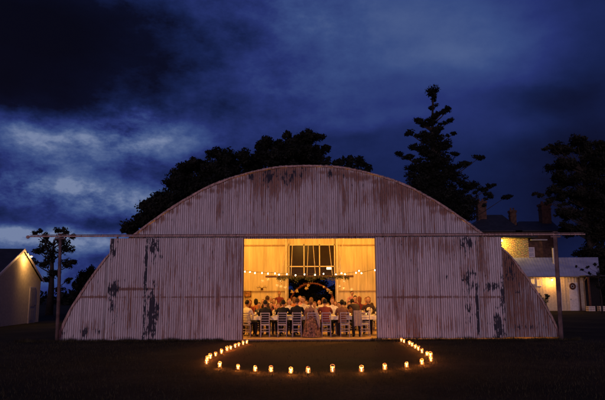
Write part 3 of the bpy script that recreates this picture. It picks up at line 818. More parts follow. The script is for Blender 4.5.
    # eyes
    for s in (-1, 1): mb.ell(hd + Vector((s*.028, .083, .014)), (.011, .006, .007), 8, 6, 3)
    return mb, hd
def hair(hd, style):
    mb = MB()
    if style == 'short':
        def fn(d, p): return p*(1.0 if (d.y < .35 or d.z > .45) else .80)
        mb.ell(hd + Vector((0, -.014, .026)), (.082, .098, .108), 18, 12, fn=lambda d, p: fn(d, p)*(1 + .03*math.sin(9*d.x+7*d.y)) if d.z > -.55 else fn(d, p)*.8)
    elif style == 'long':
        def fn(d, p):
            q = p*(1.0 if (d.y < .25 or d.z > .5) else .76)
            if d.z < 0 and d.y < .2: q.z *= 1.55; q.x *= 1.05
            return q*(1 + .04*math.sin(8*d.x + 3*d.z))
        mb.ell(hd + Vector((0, -.022, .02)), (.088, .098, .115), 18, 14, fn=fn)
    else:  # bun
        def fn(d, p): return p*(1.0 if (d.y < .35 or d.z > .45) else .80)
        mb.ell(hd + Vector((0, -.014, .024)), (.082, .098, .110), 18, 12, fn=fn); mb.ell(hd + Vector((0, -.11, .03)), (.045, .04, .045), 12, 8)
    return mb
MEM = {}
def cm(name, col, r=.8):
    if name not in MEM: MEM[name] = mat(name, col, r, var=.15, vscale=12, bump=.1)
    return MEM[name]
SK = cm('skin_tone', (.42, .22, .13), .5); SHOE = cm('dark_shoe', (.02, .015, .012), .5)
TOP = {'black suit': (.010, .009, .011), 'white shirt': (.72, .68, .62), 'cream shirt': (.62, .52, .36), 'red patterned top': (.22, .045, .03), 'brown top': (.20, .09, .05), 'dark dress': (.03, .015, .02),
       'blue shirt': (.05, .14, .30), 'orange top': (.45, .16, .05), 'grey jacket': (.12, .10, .10), 'pink dress': (.50, .22, .18), 'dark red dress': (.18, .03, .03), 'floral brown dress': (.26, .13, .09)}
HAIR = {'dark': (.012, .008, .006), 'brown': (.06, .028, .012), 'fair': (.17, .075, .028), 'grey': (.30, .27, .24), 'red': (.20, .06, .02)}
BODY = {}; HAIRM = {}
def person(x, y, rz, pose, topc, hairc, hstyle, label, group, z=.02, sc=1.0, bottom=None, head=0):
    if pose not in BODY:
        mb, hd = body(pose); me = mb.build('person', [SK, SK, SK, SHOE]); BODY[pose] = (me.data, hd); bpy.data.objects.remove(me)
    me, hd = BODY[pose]
    o = bpy.data.objects.new('person', me); COL.objects.link(o)
    o.location = (x, y, z); o.rotation_euler = (0, 0, rz); o.scale = (sc, sc, sc)
    tcl = cm('cloth ' + topc, TOP[topc]); bcl = cm('cloth bottom ' + (bottom or 'dark'), {'dark': (.015, .013, .018), 'tan': (.16, .10, .06)}.get(bottom or 'dark', (.015, .013, .018)))
    for sl, mt in zip(o.material_slots, (SK, tcl, bcl, SHOE)): sl.link = 'OBJECT'; sl.material = mt
    key = (pose, hstyle)
    if key not in HAIRM:
        h = hair(hd, hstyle).build('hair', SK); HAIRM[key] = h.data; bpy.data.objects.remove(h)
    h = bpy.data.objects.new('hair', HAIRM[key]); COL.objects.link(h); h.parent = o
    h.material_slots[0].link = 'OBJECT'; h.material_slots[0].material = cm('hair ' + hairc, HAIR[hairc])
    tag(o, label, 'person', group); return o

XR = lambda px, Yr: P(px, 300, Yr).x
GF = 'guests seated with their backs to the doorway'; CF = 'white chairs in the front row'
Y1 = 1.25
person(XR(246.5, Y1), Y1, R(-35), 'sit', 'white shirt', 'dark', 'short', 'person in white shirt at the left door edge, seated with back to us, turned right', GF, bottom='dark')
place_chair(XR(246.5, Y1), Y1, 0, 'white chair half hidden by the left door edge, under the person in white shirt', CF)
person(XR(265.3, Y1), Y1, R(4), 'sit', 'black suit', 'dark', 'short', 'person in black suit seen from behind, first to the right of the white-shirted one', GF)
place_chair(XR(265.5, Y1), Y1, 0, 'white ladder-back chair under the first black-suited person from the left', CF)
person(XR(282.8, Y1), Y1, R(-3), 'lean', 'black suit', 'dark', 'short', 'person in black suit leaning in, middle one of the three black suits in front', GF, sc=1.04)
place_chair(XR(282.3, Y1), Y1, R(2), 'white ladder-back chair under the middle black-suited person', CF)
person(XR(297, Y1), Y1, R(-6), 'sit', 'black suit', 'brown', 'short', 'person in black suit seen from behind, beside the long draped dress', GF, sc=1.05)
place_chair(XR(297, Y1), Y1, R(-2), 'white ladder-back chair under the black-suited person next to the long dress', CF)
dr = person(XR(311, Y1), Y1, R(12), 'sit', 'floral brown dress', 'fair', 'bun', 'person with pinned-up fair hair in a floral brown dress falling to the floor', GF)
place_chair(XR(311.5, Y1), Y1, R(4), 'white chair covered by the long floral dress', CF)
def skirt():
    mb = MB(); vs = []; fs = []; n = 36
    rings = [(.17, .12, .95, 0), (.19, .15, .80, -.02), (.22, .20, .66, -.06), (.25, .26, .50, -.10), (.30, .30, .28, -.12), (.37, .36, .02, -.14)]
    for j, (a, b, z, oy) in enumerate(rings):
        for k in range(n):
            t = 2*math.pi*k/n; w = 1 + (.10*j/5)*math.sin(t*9 + j*.4) + .02*j*mnoise.noise(Vector((k*.7, j, 0)))
            yy = math.sin(t)*b*w + oy
            vs.append((math.cos(t)*a*w, yy, z))
    for j in range(len(rings)-1):
        for k in range(n): fs.append((j*n+k, j*n+(k+1) % n, (j+1)*n+(k+1) % n, (j+1)*n+k))
    mb.add(vs, fs, 0, True); return mb
skm = mat('floral_dress_cloth', (.22, .11, .085), .85, var=.55, vscale=14)
s_ = skirt().build('dress', skm, dr)
mb = MB(); mb.tube([(.13, -.14, 1.0), (.19, -.20, .80), (.21, -.30, .55), (.23, -.36, .35)], [.05, .07, .06, .03], 8); mb.build('shawl', cm('shawl_cloth', (.35, .27, .26)), dr)
person(XR(325, Y1+.05), Y1+.05, R(0), 'lean', 'red patterned top', 'dark', 'short', 'person in red patterned top with elbows out, back to us', GF, sc=1.06)
place_chair(XR(326, Y1), Y1, 0, 'white chair under the person in the red patterned top', CF)
person(XR(342, Y1), Y1+.1, R(-8), 'sit', 'brown top', 'dark', 'bun', 'person in brown top with dark pinned-up hair, seen from behind', GF)
place_chair(XR(344.5, Y1), Y1, R(-3), 'white ladder-back chair under the person in brown top', CF)
sv = person(XR(355.5, 1.5), 1.35, R(14), 'bend', 'dark dress', 'dark', 'bun', 'person in dark clothes bending over the table, grey cloth hanging at the waist', 'people on their feet in the barn', sc=.98)
mb = MB(); vs = []; fs = []
for j in range(6):
    for k in range(9):
        t = k/8; z = .97 - .11*j; vs.append((-.17 + .30*t, -.21 - .015*j + .02*math.sin(k*1.9 + j*.5), z - .03*abs(t-.4)*j*.5))
for j in range(5):
    for k in range(8): fs.append((j*9+k, j*9+k+1, (j+1)*9+k+1, (j+1)*9+k))
o2 = len(vs); vs2 = [(v[0], v[1]+.012, v[2]) for v in vs]
mb.add(vs, fs, 0, True); mb.add(vs2, [tuple(reversed(f)) for f in fs], 0, True); mb.build('waist_cloth', cm('grey cloth', (.30, .24, .24)), sv)
place_chair(XR(364, Y1), Y1, R(3), 'empty white ladder-back chair nearest the right door edge', CF)

# facing rows and rows beyond, seen mostly as heads and shoulders
rows = [
 (3.0, math.pi, 'behind the first table', [(252, 'dark red dress', 'red', 'long'), (259.5, 'grey jacket', 'brown', 'short'), (271.5, 'dark red dress', 'brown', 'long'), (276.5, 'cream shirt', 'fair', 'short'), (288.5, 'white shirt', 'fair', 'long'),
    (304, 'cream shirt', 'brown', 'short'), (316.5, 'blue shirt', 'fair', 'short'), (332, 'white shirt', 'red', 'short'), (339.5, 'cream shirt', 'dark', 'short'), (349.5, 'brown top', 'dark', 'long'), (368.5, 'dark dress', 'fair', 'long')]),
 (4.9, 0, 'before the second table', [(256, 'orange top', 'dark', 'long'), (267, 'dark dress', 'brown', 'short'), (282, 'cream shirt', 'brown', 'short'), (294.5, 'orange top', 'fair', 'long'), (311, 'white shirt', 'fair', 'short'), (323.5, 'cream shirt', 'fair', 'bun'), (345, 'grey jacket', 'dark', 'short'), (360, 'dark red dress', 'red', 'long'), (373, 'grey jacket', 'brown', 'short')]),
 (6.6, math.pi, 'behind the second table', [(249.5, 'cream shirt', 'grey', 'short'), (263.5, 'orange top', 'fair', 'long'), (274, 'pink dress', 'brown', 'long'), (291, 'white shirt', 'grey', 'short'), (299.5, 'pink dress', 'fair', 'long'), (319.5, 'orange top', 'red', 'long'), (329, 'white shirt', 'brown', 'short'), (355, 'dark red dress', 'dark', 'bun'), (366, 'orange top', 'fair', 'short')]),
 (8.6, math.pi, 'behind the last table', [(270, 'white shirt', 'grey', 'short'), (285.5, 'dark dress', 'dark', 'long'), (307, 'white shirt', 'dark', 'short'), (336, 'pink dress', 'fair', 'long'), (359, 'black suit', 'brown', 'short')]),
]
hn = {'short': 'short', 'long': 'long', 'bun': 'pinned-up'}
fc = []
seen = {}
for (yr, rot, where, lst) in rows:
    for i, (px, tp, hc, hs) in enumerate(lst):
        x = XR(px, yr); pose = 'lean' if (i*7 + int(yr)) % 3 == 0 else 'sit'
        face = 'facing us' if rot > 1 else 'back to us'
        desc = f'person in {tp}, {hn[hs]} {hc} hair, {where}'
        if (tp, hc, hs, where) in seen: raise ValueError(desc)
        seen[(tp, hc, hs, where)] = 1
        person(x, yr + random.uniform(-.06, .06), rot + R(random.uniform(-34, 34)), pose, tp, hc, hs, desc, 'guests seated farther inside ' + face, sc=random.uniform(.91, 1.12), bottom='dark')
        cl = place_chair(x, yr, rot + R(random.uniform(-4, 4)), f'white chair {where}, under the guest in {tp} with {hc} hair', 'white chairs farther inside')
person(XR(279.3, 9.6), 9.6, math.pi, 'stand', 'dark red dress', 'red', 'short', 'person standing near the back wall left of the dark doorway', 'people on their feet in the barn', sc=.99)
person(XR(352, 9.8), 9.8, math.pi + .3, 'stand', 'pink dress', 'dark', 'short', 'person standing near the back wall right of the dark doorway', 'people on their feet in the barn', sc=1.0)

# ------------------------------------------------------------------ tables
def make_table(x0, x1, y, d=.80):
    r = thing('long_table', ((x0+x1)/2, y, .02), 0, '', 'table'); w = x1 - x0
    q = MB(); q.box((0, 0, .725), (w, d, .03), bev=.004); q.build('tabletop', m_wood, r)
    for sx in (-1, 1):
        for sy in (-1, 1):
            q = MB(); q.tube([(sx*(w/2-.12), sy*(d/2-.1), 0), (sx*(w/2-.14), sy*(d/2-.12), .71)], .022, 8); q.build('leg', m_wood, r)
    return r
def cloth(x0, x1, y, d, drop, seed):
    mb = MB(); n = 150; loop = []
    hw, hd = (x1-x0)/2+.012, d/2+.012; per = []
    for k in range(n):
        t = k/n*(4*(hw+hd)); 
        if t < 2*hw: p = (-hw+t, -hd, 0, -1)
        elif t < 2*hw+2*hd: p = (hw, -hd+(t-2*hw), 1, 0)
        elif t < 4*hw+2*hd: p = (hw-(t-2*hw-2*hd), hd, 0, 1)
        else: p = (-hw, hd-(t-4*hw-2*hd), -1, 0)
        per.append(p)
    vs = []; fs = []
    cx = (x0+x1)/2
    for j in range(5):
        z = .748 - drop*j/4*(1.0)
        for k, (px_, py_, nx, ny) in enumerate(per):
            w = (.006 + .045*j/4)*(.6 + .6*math.sin(k*.83 + seed) + .5*mnoise.noise(Vector((k*.3, j*.3, seed))))
            vs.append((px_ + nx*w, py_ + ny*w, z))
    for j in range(4):
        for k in range(n): fs.append((j*n+k, j*n+(k+1) % n, (j+1)*n+(k+1) % n, (j+1)*n+k))
    fs.append(tuple(range(n)))
    mb.add(vs, fs, 0, False); return mb
tabs = [(2.12, -3.6, -1.25, 'first row at the left, beside the left door edge'), (2.12, -1.2, 1.35, 'first row at the centre, behind the three black suits'), (2.12, 1.4, 3.9, 'first row at the right, beside the right door edge'),
        (5.75, -3.7, -.1, 'second row, left half'), (5.75, 0.0, 3.8, 'second row, right half'), (7.75, -2.6, 2.8, 'last row before the back wall')]
for i, (y, a, b, w_) in enumerate(tabs):
    t = make_table(a, b, y); tag(t, 'long table under white cloth, ' + w_, 'table', 'long tables in the barn')
    c = cloth(a, b, y, .80, .15 if i < 3 else .3, i*1.7).build('tablecloth', m_linen); c.location = ((a+b)/2, y, .02)
    tag(c, 'white tablecloth over the long table, ' + w_, 'tablecloth', 'white tablecloths')
# things on the tables
def glass_proto():
    r = thing('wine_glass', (0, 0, 0), 0, '', 'glass'); q = MB()
    q.lathe([(.030, 0), (.030, .003), (.005, .008), (.004, .08), (.022, .10), (.034, .13), (.030, .18)], n=12); q.build('bowl', m_globe, r); return r
def bottle_proto():
    r = thing('wine_bottle', (0, 0, 0), 0, '', 'bottle')
    q = MB(); q.lathe([(.0, 0), (.036, 0), (.037, .18), (.030, .21), (.013, .24), (.013, .30), (0, .30)], n=12); q.build('glass', mat('bottle_glass', (.02, .03, .012), .1), r)
    q = MB(); q.lathe([(.0378, .05), (.0382, .051), (.0382, .13), (.0378, .131)], n=12); q.build('paper_label', m_linen, r); return r
def votive_proto():
    r = thing('votive_candle', (0, 0, 0), 0, '', 'candle')
    q = MB(); q.lathe([(0, .002), (.028, .002), (.032, .07), (.030, .07), (.026, .006)], n=12); q.build('cup', m_globe, r)
    q = MB(); q.tube([(0, 0, .006), (0, 0, .035)], .024, 10); q.build('wax', m_wax, r)
    q = MB(); q.ell((0, 0, .055), (.008, .008, .018), 8, 6); q.build('flame', m_flame, r); return r
def plate_proto():
    r = thing('dinner_plate', (0, 0, 0), 0, '', 'plate'); q = MB()
    q.lathe([(0, .004), (.08, .004), (.125, .018), (.127, .021), (.08, .009), (0, .009)], n=20); q.build('dish', m_white, r); return r
def vase_proto():
    r = thing('flower_vase', (0, 0, 0), 0, '', 'vase')
    q = MB(); q.lathe([(0, 0), (.045, 0), (.055, .06), (.035, .12), (.042, .15)], n=14); q.build('vase', m_white, r)
    q = MB(); rr = random.Random(2)
    for k in range(22):
        d = Vector((rr.gauss(0, 1), rr.gauss(0, 1), abs(rr.gauss(0, 1)))).normalized()*.085
        q.ell(Vector((0, 0, .19)) + d, (.03, .03, .025), 7, 5, fn=lambda dd, pp: pp*(1+.25*math.sin(5*math.atan2(dd.y, dd.x))))
    q.build('blossom', mat('white_blossom', (.7, .62, .5), .8), r); return r
protos = {}
mk = {'wine_glass': glass_proto, 'wine_bottle': bottle_proto, 'votive_candle': votive_proto, 'dinner_plate': plate_proto, 'flower_vase': vase_proto}
catn = {'wine_glass': 'glass', 'wine_bottle': 'bottle', 'votive_candle': 'candle', 'dinner_plate': 'plate', 'flower_vase': 'vase'}
look = {'wine_glass': 'clear stemmed wine glass', 'wine_bottle': 'dark wine bottle with pale paper label', 'votive_candle': 'lit votive candle in a small glass', 'dinner_plate': 'round white dinner plate', 'flower_vase': 'small white vase of pale blossom'}
rnd = random.Random(21)
wnames = ['on the first-row left table', 'on the first-row centre table', 'on the first-row right table', 'on the second-row left table', 'on the second-row right table', 'on the last-row table']
def put(kind, x, y, ti):
    if kind not in protos: protos[kind] = mk[kind](); o = protos[kind]
    else: o = copy_tree(protos[kind])
    o.location = (x, y, .7695); tag(o, look[kind] + ' ' + wnames[ti], catn[kind], look[kind].split(' ')[0] + ' ' + kind.replace('_', ' ') + ' set ' + wnames[ti])
for ti, (y, a, b, _) in enumerate(tabs):
    n = int((b-a)/.62)
    for k in range(n):
        x = a + (b-a)*(k+.5)/n
        for s in (-1, 1):
            if ti < 3: put('dinner_plate', x, y + s*.24, ti)
            if ti < 3: put('wine_glass', x + .15*s, y + s*.10 + rnd.uniform(-.02, .02), ti)
        put('votive_candle', x + .27 + rnd.uniform(-.03, .03), y + rnd.uniform(-.03, .03), ti)
        if k % 2 == 0: put('wine_bottle', x + rnd.uniform(-.05, .05), y + rnd.uniform(-.03, .03), ti)
    put('flower_vase', (a+b)/2 + .1, y + .02, ti)

# ------------------------------------------------------------------ candle jars on the grass
def jar():
    r = thing('candle_jar', (0, 0, 0), 0, '', 'candle jar')
    q = MB(); q.lathe([(.0, .003), (.045, .003), (.050, .014), (.051, .092), (.047, .106)], n=18); g = q.build('glass_jar', m_glass, r)
    q = MB(); q.lathe([(.0472, .107), (.041, .119), (.037, .124), (.038, .140), (.041, .143)], n=18); q.build('jar_neck', m_neck, g)
    q = MB(); n = 14; q.tube([(.043*math.cos(math.pi*i/n)*(1.15 if 0 < i < n else 1), 0, .128 + .052*math.sin(math.pi*i/n)) for i in range(n+1)], .0042, 6); q.build('handle', mat('wire_handle', (.7, .6, .45), .4, metal=.3), r)
    q = MB(); q.tube([(0, 0, .005), (0, 0, .026)], .022, 12); c = q.build('candle', m_wax, r)
    q = MB(); q.ell((0, 0, .046), (.010, .010, .020), 10, 8); q.build('flame', m_flame, c)
    point_light('flame_light', (0, 0, .066), 5.5, (1, .24, .03), .012, r)
    return r
jl = [(246.8, 344), (243.2, 345.3), (238.8, 346.8), (235.2, 348.3), (230.8, 349.9), (227, 351.4), (221.5, 354), (215.6, 356.7), (210.3, 359.2), (207.2, 361.3), (206.6, 364.8)]
jf = [(219.8, 367.8), (238, 370), (255.3, 372), (271, 372.8), (290.9, 374), (308.2, 374), (332.6, 372.9), (361.5, 372.6), (384.9, 370.3), (406.7, 367.9), (421.9, 365)]
jr = [(401.3, 342), (404, 343.4), (409.4, 345.2), (412, 346.9), (415.2, 349), (418.4, 351), (422, 353.6), (427, 356.2), (430.6, 358.6), (430.9, 362)]
ordw = ['first', 'second', 'third', 'fourth', 'fifth', 'sixth', 'seventh', 'eighth', 'ninth', 'tenth', 'eleventh']
jp = None; rnd = random.Random(9)
for lst, side in ((jl, 'left line'), (jf, 'near curve'), (jr, 'right line')):
    for i, (a, b) in enumerate(lst):
        g = PG(a, b)
        if jp is None: jp = jar(); o = jp
        else: o = copy_tree(jp)
        o.location = (g.x, g.y, .012); o.rotation_euler = (0, 0, rnd.uniform(-.6, .6)); s = rnd.uniform(.78, .96); o.scale = (s, s, s*rnd.uniform(.74, .90))
        for ch in o.children:
            if ch.type == 'LIGHT': ch.data = ch.data.copy(); ch.data.energy = 6.0*rnd.uniform(.5, 1.35)
        start = 'from the barn' if side != 'near curve' else 'from the left'
        tag(o, f'lit candle jar on the grass, {ordw[i]} in the {side}, {start}', 'candle jar', 'candle jars set in a curve on the lawn')

# ------------------------------------------------------------------ left shed
def shed():
    e0 = Vector((-15.25, 8.9)); e1 = Vector((-16.05, 16.0))     # gable wall from near corner to far corner
    d = (e1 - e0); Lg = d.length; ang = math.atan2(d.y, d.x)
    r = thing('shed', (e0.x, e0.y, 0), ang, 'small cream corrugated shed with dark pitched roof, lit by a lamp on its gable', 'shed')
    # local: x along the gable wall, y to the left(away from barn)... wall faces -y local after turning
    eh, ah, half = 2.5, 4.15, Lg/2
    tz = lambda x: eh + (ah-eh)*(1 - abs(x-half)/half)
    m = mat('shed_paint', (.58, .52, .40), .65, var=.10, bump=.1)
    q = MB(); corr(q, 0, Lg, lambda x: 0, tz, 0, pitch=.15, amp=.012, seg=6)
    # side walls
    D = 9
    q.add([(0, 0, 0), (0, D, 0), (0, D, eh), (0, 0, eh)], [(0, 1, 2, 3)]); q.add([(Lg, 0, 0), (Lg, D, 0), (Lg, D, eh), (Lg, 0, eh)], [(0, 3, 2, 1)])
    q.build('wall', m, r)
    q = MB(); o = .12; k = (ah-eh)/half
    for s in (0, 1):
        xa = -o if s == 0 else Lg+o; za_ = eh - k*o
        vs = [(xa, -.12, za_+.05), (half, -.12, ah+.05), (half, D+.1, ah+.05), (xa, D+.1, za_+.05), (xa, -.12, za_+.01), (half, -.12, ah+.01), (half, D+.1, ah+.01), (xa, D+.1, za_+.01)]
        q.add(vs, [(0, 1, 2, 3), (4, 7, 6, 5), (0, 4, 5, 1), (3, 2, 6, 7), (0, 3, 7, 4)])
    q.build('roof', m_slate, r)
    q = MB()
    for s in (-1, 1):
        a = Vector((half, -.15, ah)); b = Vector((half + s*(half+o), -.15, eh - k*o))
        dd = b - a; rot = Matrix.Rotation(-math.atan2(dd.z, dd.x), 3, 'Y') if True else None
        q.box((a+b)/2, (dd.length, .03, .14), rot, bev=.004)
    q.build('barge_board', m_white, r)
    dx = Lg*.80
    dr_ = MB(); dr_.box((dx, -.045, 1.0), (.90, .045, 2.0), bev=.004)
    for (zz, hh) in ((.45, .6), (1.4, .9)):
        dr_.box((dx, -.072, zz), (.62, .012, hh), bev=.004)
    dd = dr_.build('door', mat('grey_door', (.40, .38, .36), .5), r)
    q = MB(); q.ell((dx+.36, -.10, 1.0), (.03, .03, .03), 8, 6); q.tube([(dx+.36, -.07, 1.0), (dx+.36, -.1, 1.0)], .01, 6); q.build('handle', m_wire, dd)
    q = MB(); 
    for x in (dx-.49, dx+.49): q.box((x, -.03, 1.02), (.07, .06, 2.1))
    q.box((dx, -.031, 2.06), (1.05, .06, .07)); q.build('door_frame', m_white, r)
    # lamp under the ridge
    M = Matrix.Rotation(ang, 3, 'Z'); wp = Vector((e0.x, e0.y, 0)) + M @ Vector((half+.38, -.40, ah-.36))
    lp = thing('gable_lamp', wp, ang, 'small bright lamp high on the gable of the left shed', 'lamp')
    q = MB(); q.tube([(0, .39, .05), (0, .2, .10), (0, 0, .05)], .014, 6); q.build('bracket', m_wire, lp)
    q = MB(); q.lathe([(.02, .07), (.09, .03), (.095, .02), (.03, .06)], n=14); q.build('lamp_shade', m_wire, lp)
    q = MB(); q.ell((0, 0, 0), (.045, .045, .05), 10, 8); q.build('bulb', emit_mat('gable_bulb', (1, .66, .28), 22), lp)
    point_light('lamp_light', (0, -.02, -.06), 110, (1, .50, .13), .05, lp)
shed()

# ------------------------------------------------------------------ buildings on the right
def stone_mat():
    m = bpy.data.materials.new('rough_stone'); m.use_nodes = True; t = m.node_tree; b = t.nodes['Principled BSDF']; b.inputs['Roughness'].default_value = .9
    tc = N(t, 'ShaderNodeTexCoord'); mp = N(t, 'ShaderNodeMapping', ins={0: tc.outputs['Object']}); mp.inputs['Scale'].default_value = (1.0, 1.0, 1.5)
    w = N(t, 'ShaderNodeVectorMath', operation='ADD', ins={0: mp.outputs[0]}); nn = N(t, 'ShaderNodeTexNoise'); t.links.new(mp.outputs[0], nn.inputs['Vector']); nn.inputs['Scale'].default_value = 3
    sc = N(t, 'ShaderNodeVectorMath', operation='SCALE', ins={0: nn.outputs['Color']}); sc.inputs['Scale'].default_value = .25; t.links.new(sc.outputs[0], w.inputs[1])
    v = N(t, 'ShaderNodeTexVoronoi', feature='DISTANCE_TO_EDGE'); t.links.new(w.outputs[0], v.inputs['Vector']); v.inputs['Scale'].default_value = 3.6
    v2 = N(t, 'ShaderNodeTexVoronoi'); t.links.new(w.outputs[0], v2.inputs['Vector']); v2.inputs['Scale'].default_value = 3.6
    c = mixc(t, .5, (.36, .27, .13), v2.outputs['Color'], 'OVERLAY')
    e = ramp(t, v.outputs['Distance'], [(0.0, 0.0), (.10, 1.0)])
    c = mixc(t, e, (.10, .075, .05), c)
    c = mixc(t, .62, c, (.40, .31, .16)); t.links.new(c, b.inputs['Base Color'])
    bn = N(t, 'ShaderNodeBump'); bn.inputs['Strength'].default_value = .9; bn.inputs['Distance'].default_value = .06; t.links.new(e, bn.inputs['Height']); t.links.new(bn.outputs[0], b.inputs['Normal'])
    return m
m_stone = stone_mat()
def homestead():
    HY = 54.0
    a = P(470, 231, HY); b = P(556, 231, HY)
    r = thing('homestead', ((a.x+b.x)/2, HY, 0), 0, 'large dark brick homestead with slate roofs and tall chimneys behind the barn', 'house')
    o = Vector(((a.x+b.x)/2, HY, 0)); ez = a.z
    q = MB(); q.box((0, 5, ez/2), (b.x-a.x, 10, ez)); q.build('wall', m_brick, r)
    def hip(x0, x1, xr0, xr1, zr, D=10, oh=.5):
        vs = [(x0-oh, -oh, ez), (x1+oh, -oh, ez), (x1+oh, D+oh, ez), (x0-oh, D+oh, ez), (xr0, D/2, zr), (xr1, D/2, zr)]
        vs += [(v[0], v[1], ez-.15) for v in vs[:4]]
        return vs, [(0, 1, 5, 4), (1, 2, 5), (2, 3, 4, 5), (3, 0, 4), (6, 7, 1, 0), (7, 8, 2, 1), (8, 9, 3, 2), (9, 6, 0, 3)]
    f = lambda px, py=231: P(px, py, HY+5).x - o.x
    rf = MB(); rf.add(*hip(P(470, 231, HY).x-o.x, P(517, 231, HY).x-o.x, f(487), f(503), P(490, 214.8, HY+5).z)); 
    rfo = rf.build('roof', m_slate, r)
    rf = MB(); rf.add(*hip(P(518, 231, HY).x-o.x, P(556, 231, HY).x-o.x, f(519), f(552), P(530, 221.5, HY+5).z, D=9.6)); rf.build('roof', m_slate, r)
    for (x0, x1, yt, yb) in ((475.5, 485.5, 201.5, 222), (508.5, 515.5, 210.5, 226), (538.5, 549.5, 204, 230)):
        c0, c1 = P(x0, yt, HY+4), P(x1, yt, HY+4); zb_ = P(x0, yb, HY+4).z; cx = (c0.x+c1.x)/2 - o.x; w = c1.x-c0.x
        q = MB(); q.box((cx, 4, (c0.z+zb_)/2), (w*.82, w*.8, c0.z-zb_)); q.box((cx, 4, c0.z-.18), (w, w*.95, .3)); q.box((cx, 4, c0.z-.75), (w*.92, w*.88, .15))
        for k in (-1, 1): q.tube([(cx+k*w*.2, 4, c0.z-.05), (cx+k*w*.2, 4, c0.z+.35)], w*.12, 8)
        q.build('chimney', m_brick, rfo)
    return r
homestead()
def annex():
    AYY = 43.0
    a = P(494, 240, AYY); b = P(528, 240, AYY); c = P(543.5, 240, AYY)
    r = thing('stone_annex', ((a.x+b.x)/2, AYY, 0), 0, 'yellow-lit rough stone annex between the barn and the homestead', 'building')
    o = Vector(((a.x+b.x)/2, AYY, 0)); zt = P(510, 238.5, AYY).z
    q = MB(); q.box((0, 2.5, zt/2), (b.x-a.x, 5, zt)); q.build('wall', m_stone, r)
    q = MB(); zt2 = P(535, 240.5, AYY).z; q.box(((b.x+c.x)/2-o.x+.01, 2.7, zt2/2), (c.x-b.x-.03, 4.6, zt2)); w = q.build('brick_wing', m_brick, r)
    q = MB(); q.box((.25, 2.2, zt+.1), (b.x-a.x+.9, 6.4, .18), bev=.02); q.build('roof', m_slate, r)
    q = MB(); q.box(((b.x+c.x)/2-o.x+.3, 2.5, zt2+.06), (c.x-b.x+.1, 5.4, .12), bev=.02); q.build('roof', mat('pale_tin_edge', (.28, .28, .32), .5), r)
    wx = P(532.5, 252, AYY); ww = .62; q = MB(); cx = wx.x - o.x; cz_ = wx.z
    q.box((cx-ww/2, .36, cz_), (.07, .1, 1.0)); q.box((cx+ww/2, .36, cz_), (.07, .1, 1.0)); q.box((cx, .36, cz_+.5), (ww+.1, .1, .07)); q.box((cx, .36, cz_-.5), (ww+.1, .1, .07)); q.box((cx, .36, cz_), (ww, .06, .05)); 
    wn = q.build('window', m_white, r)
    q = MB(); q.box((cx, .385, cz_), (ww, .02, .98)); q.build('pane', mat('dusk_pane', (.35, .36, .42), .15), wn)
    # flue pipe
    fp = P(556, 256, 38.5)
    lp0 = P(501.8, 240.5, AYY-.8); lp = thing('wall_lamp', lp0, 0, 'bright lamp at the upper corner of the stone annex, over the barn edge', 'lamp')
    q = MB(); q.tube([(0, .78, .1), (0, .3, .16), (0, 0, .10)], .02, 6); q.build('bracket', m_wire, lp)
    q = MB(); q.lathe([(.03, .16), (.16, .08), (.17, .06), (.04, .14)], n=14); q.build('lamp_shade', m_wire, lp)
    q = MB(); q.ell((0, 0, 0), (.09, .09, .10), 12, 8); q.build('bulb', emit_mat('annex_bulb', (1, .70, .28), 22), lp)
    point_light('lamp_light', (.1, -.1, -.15), 420, (1, .56, .08), .09, lp)
annex()
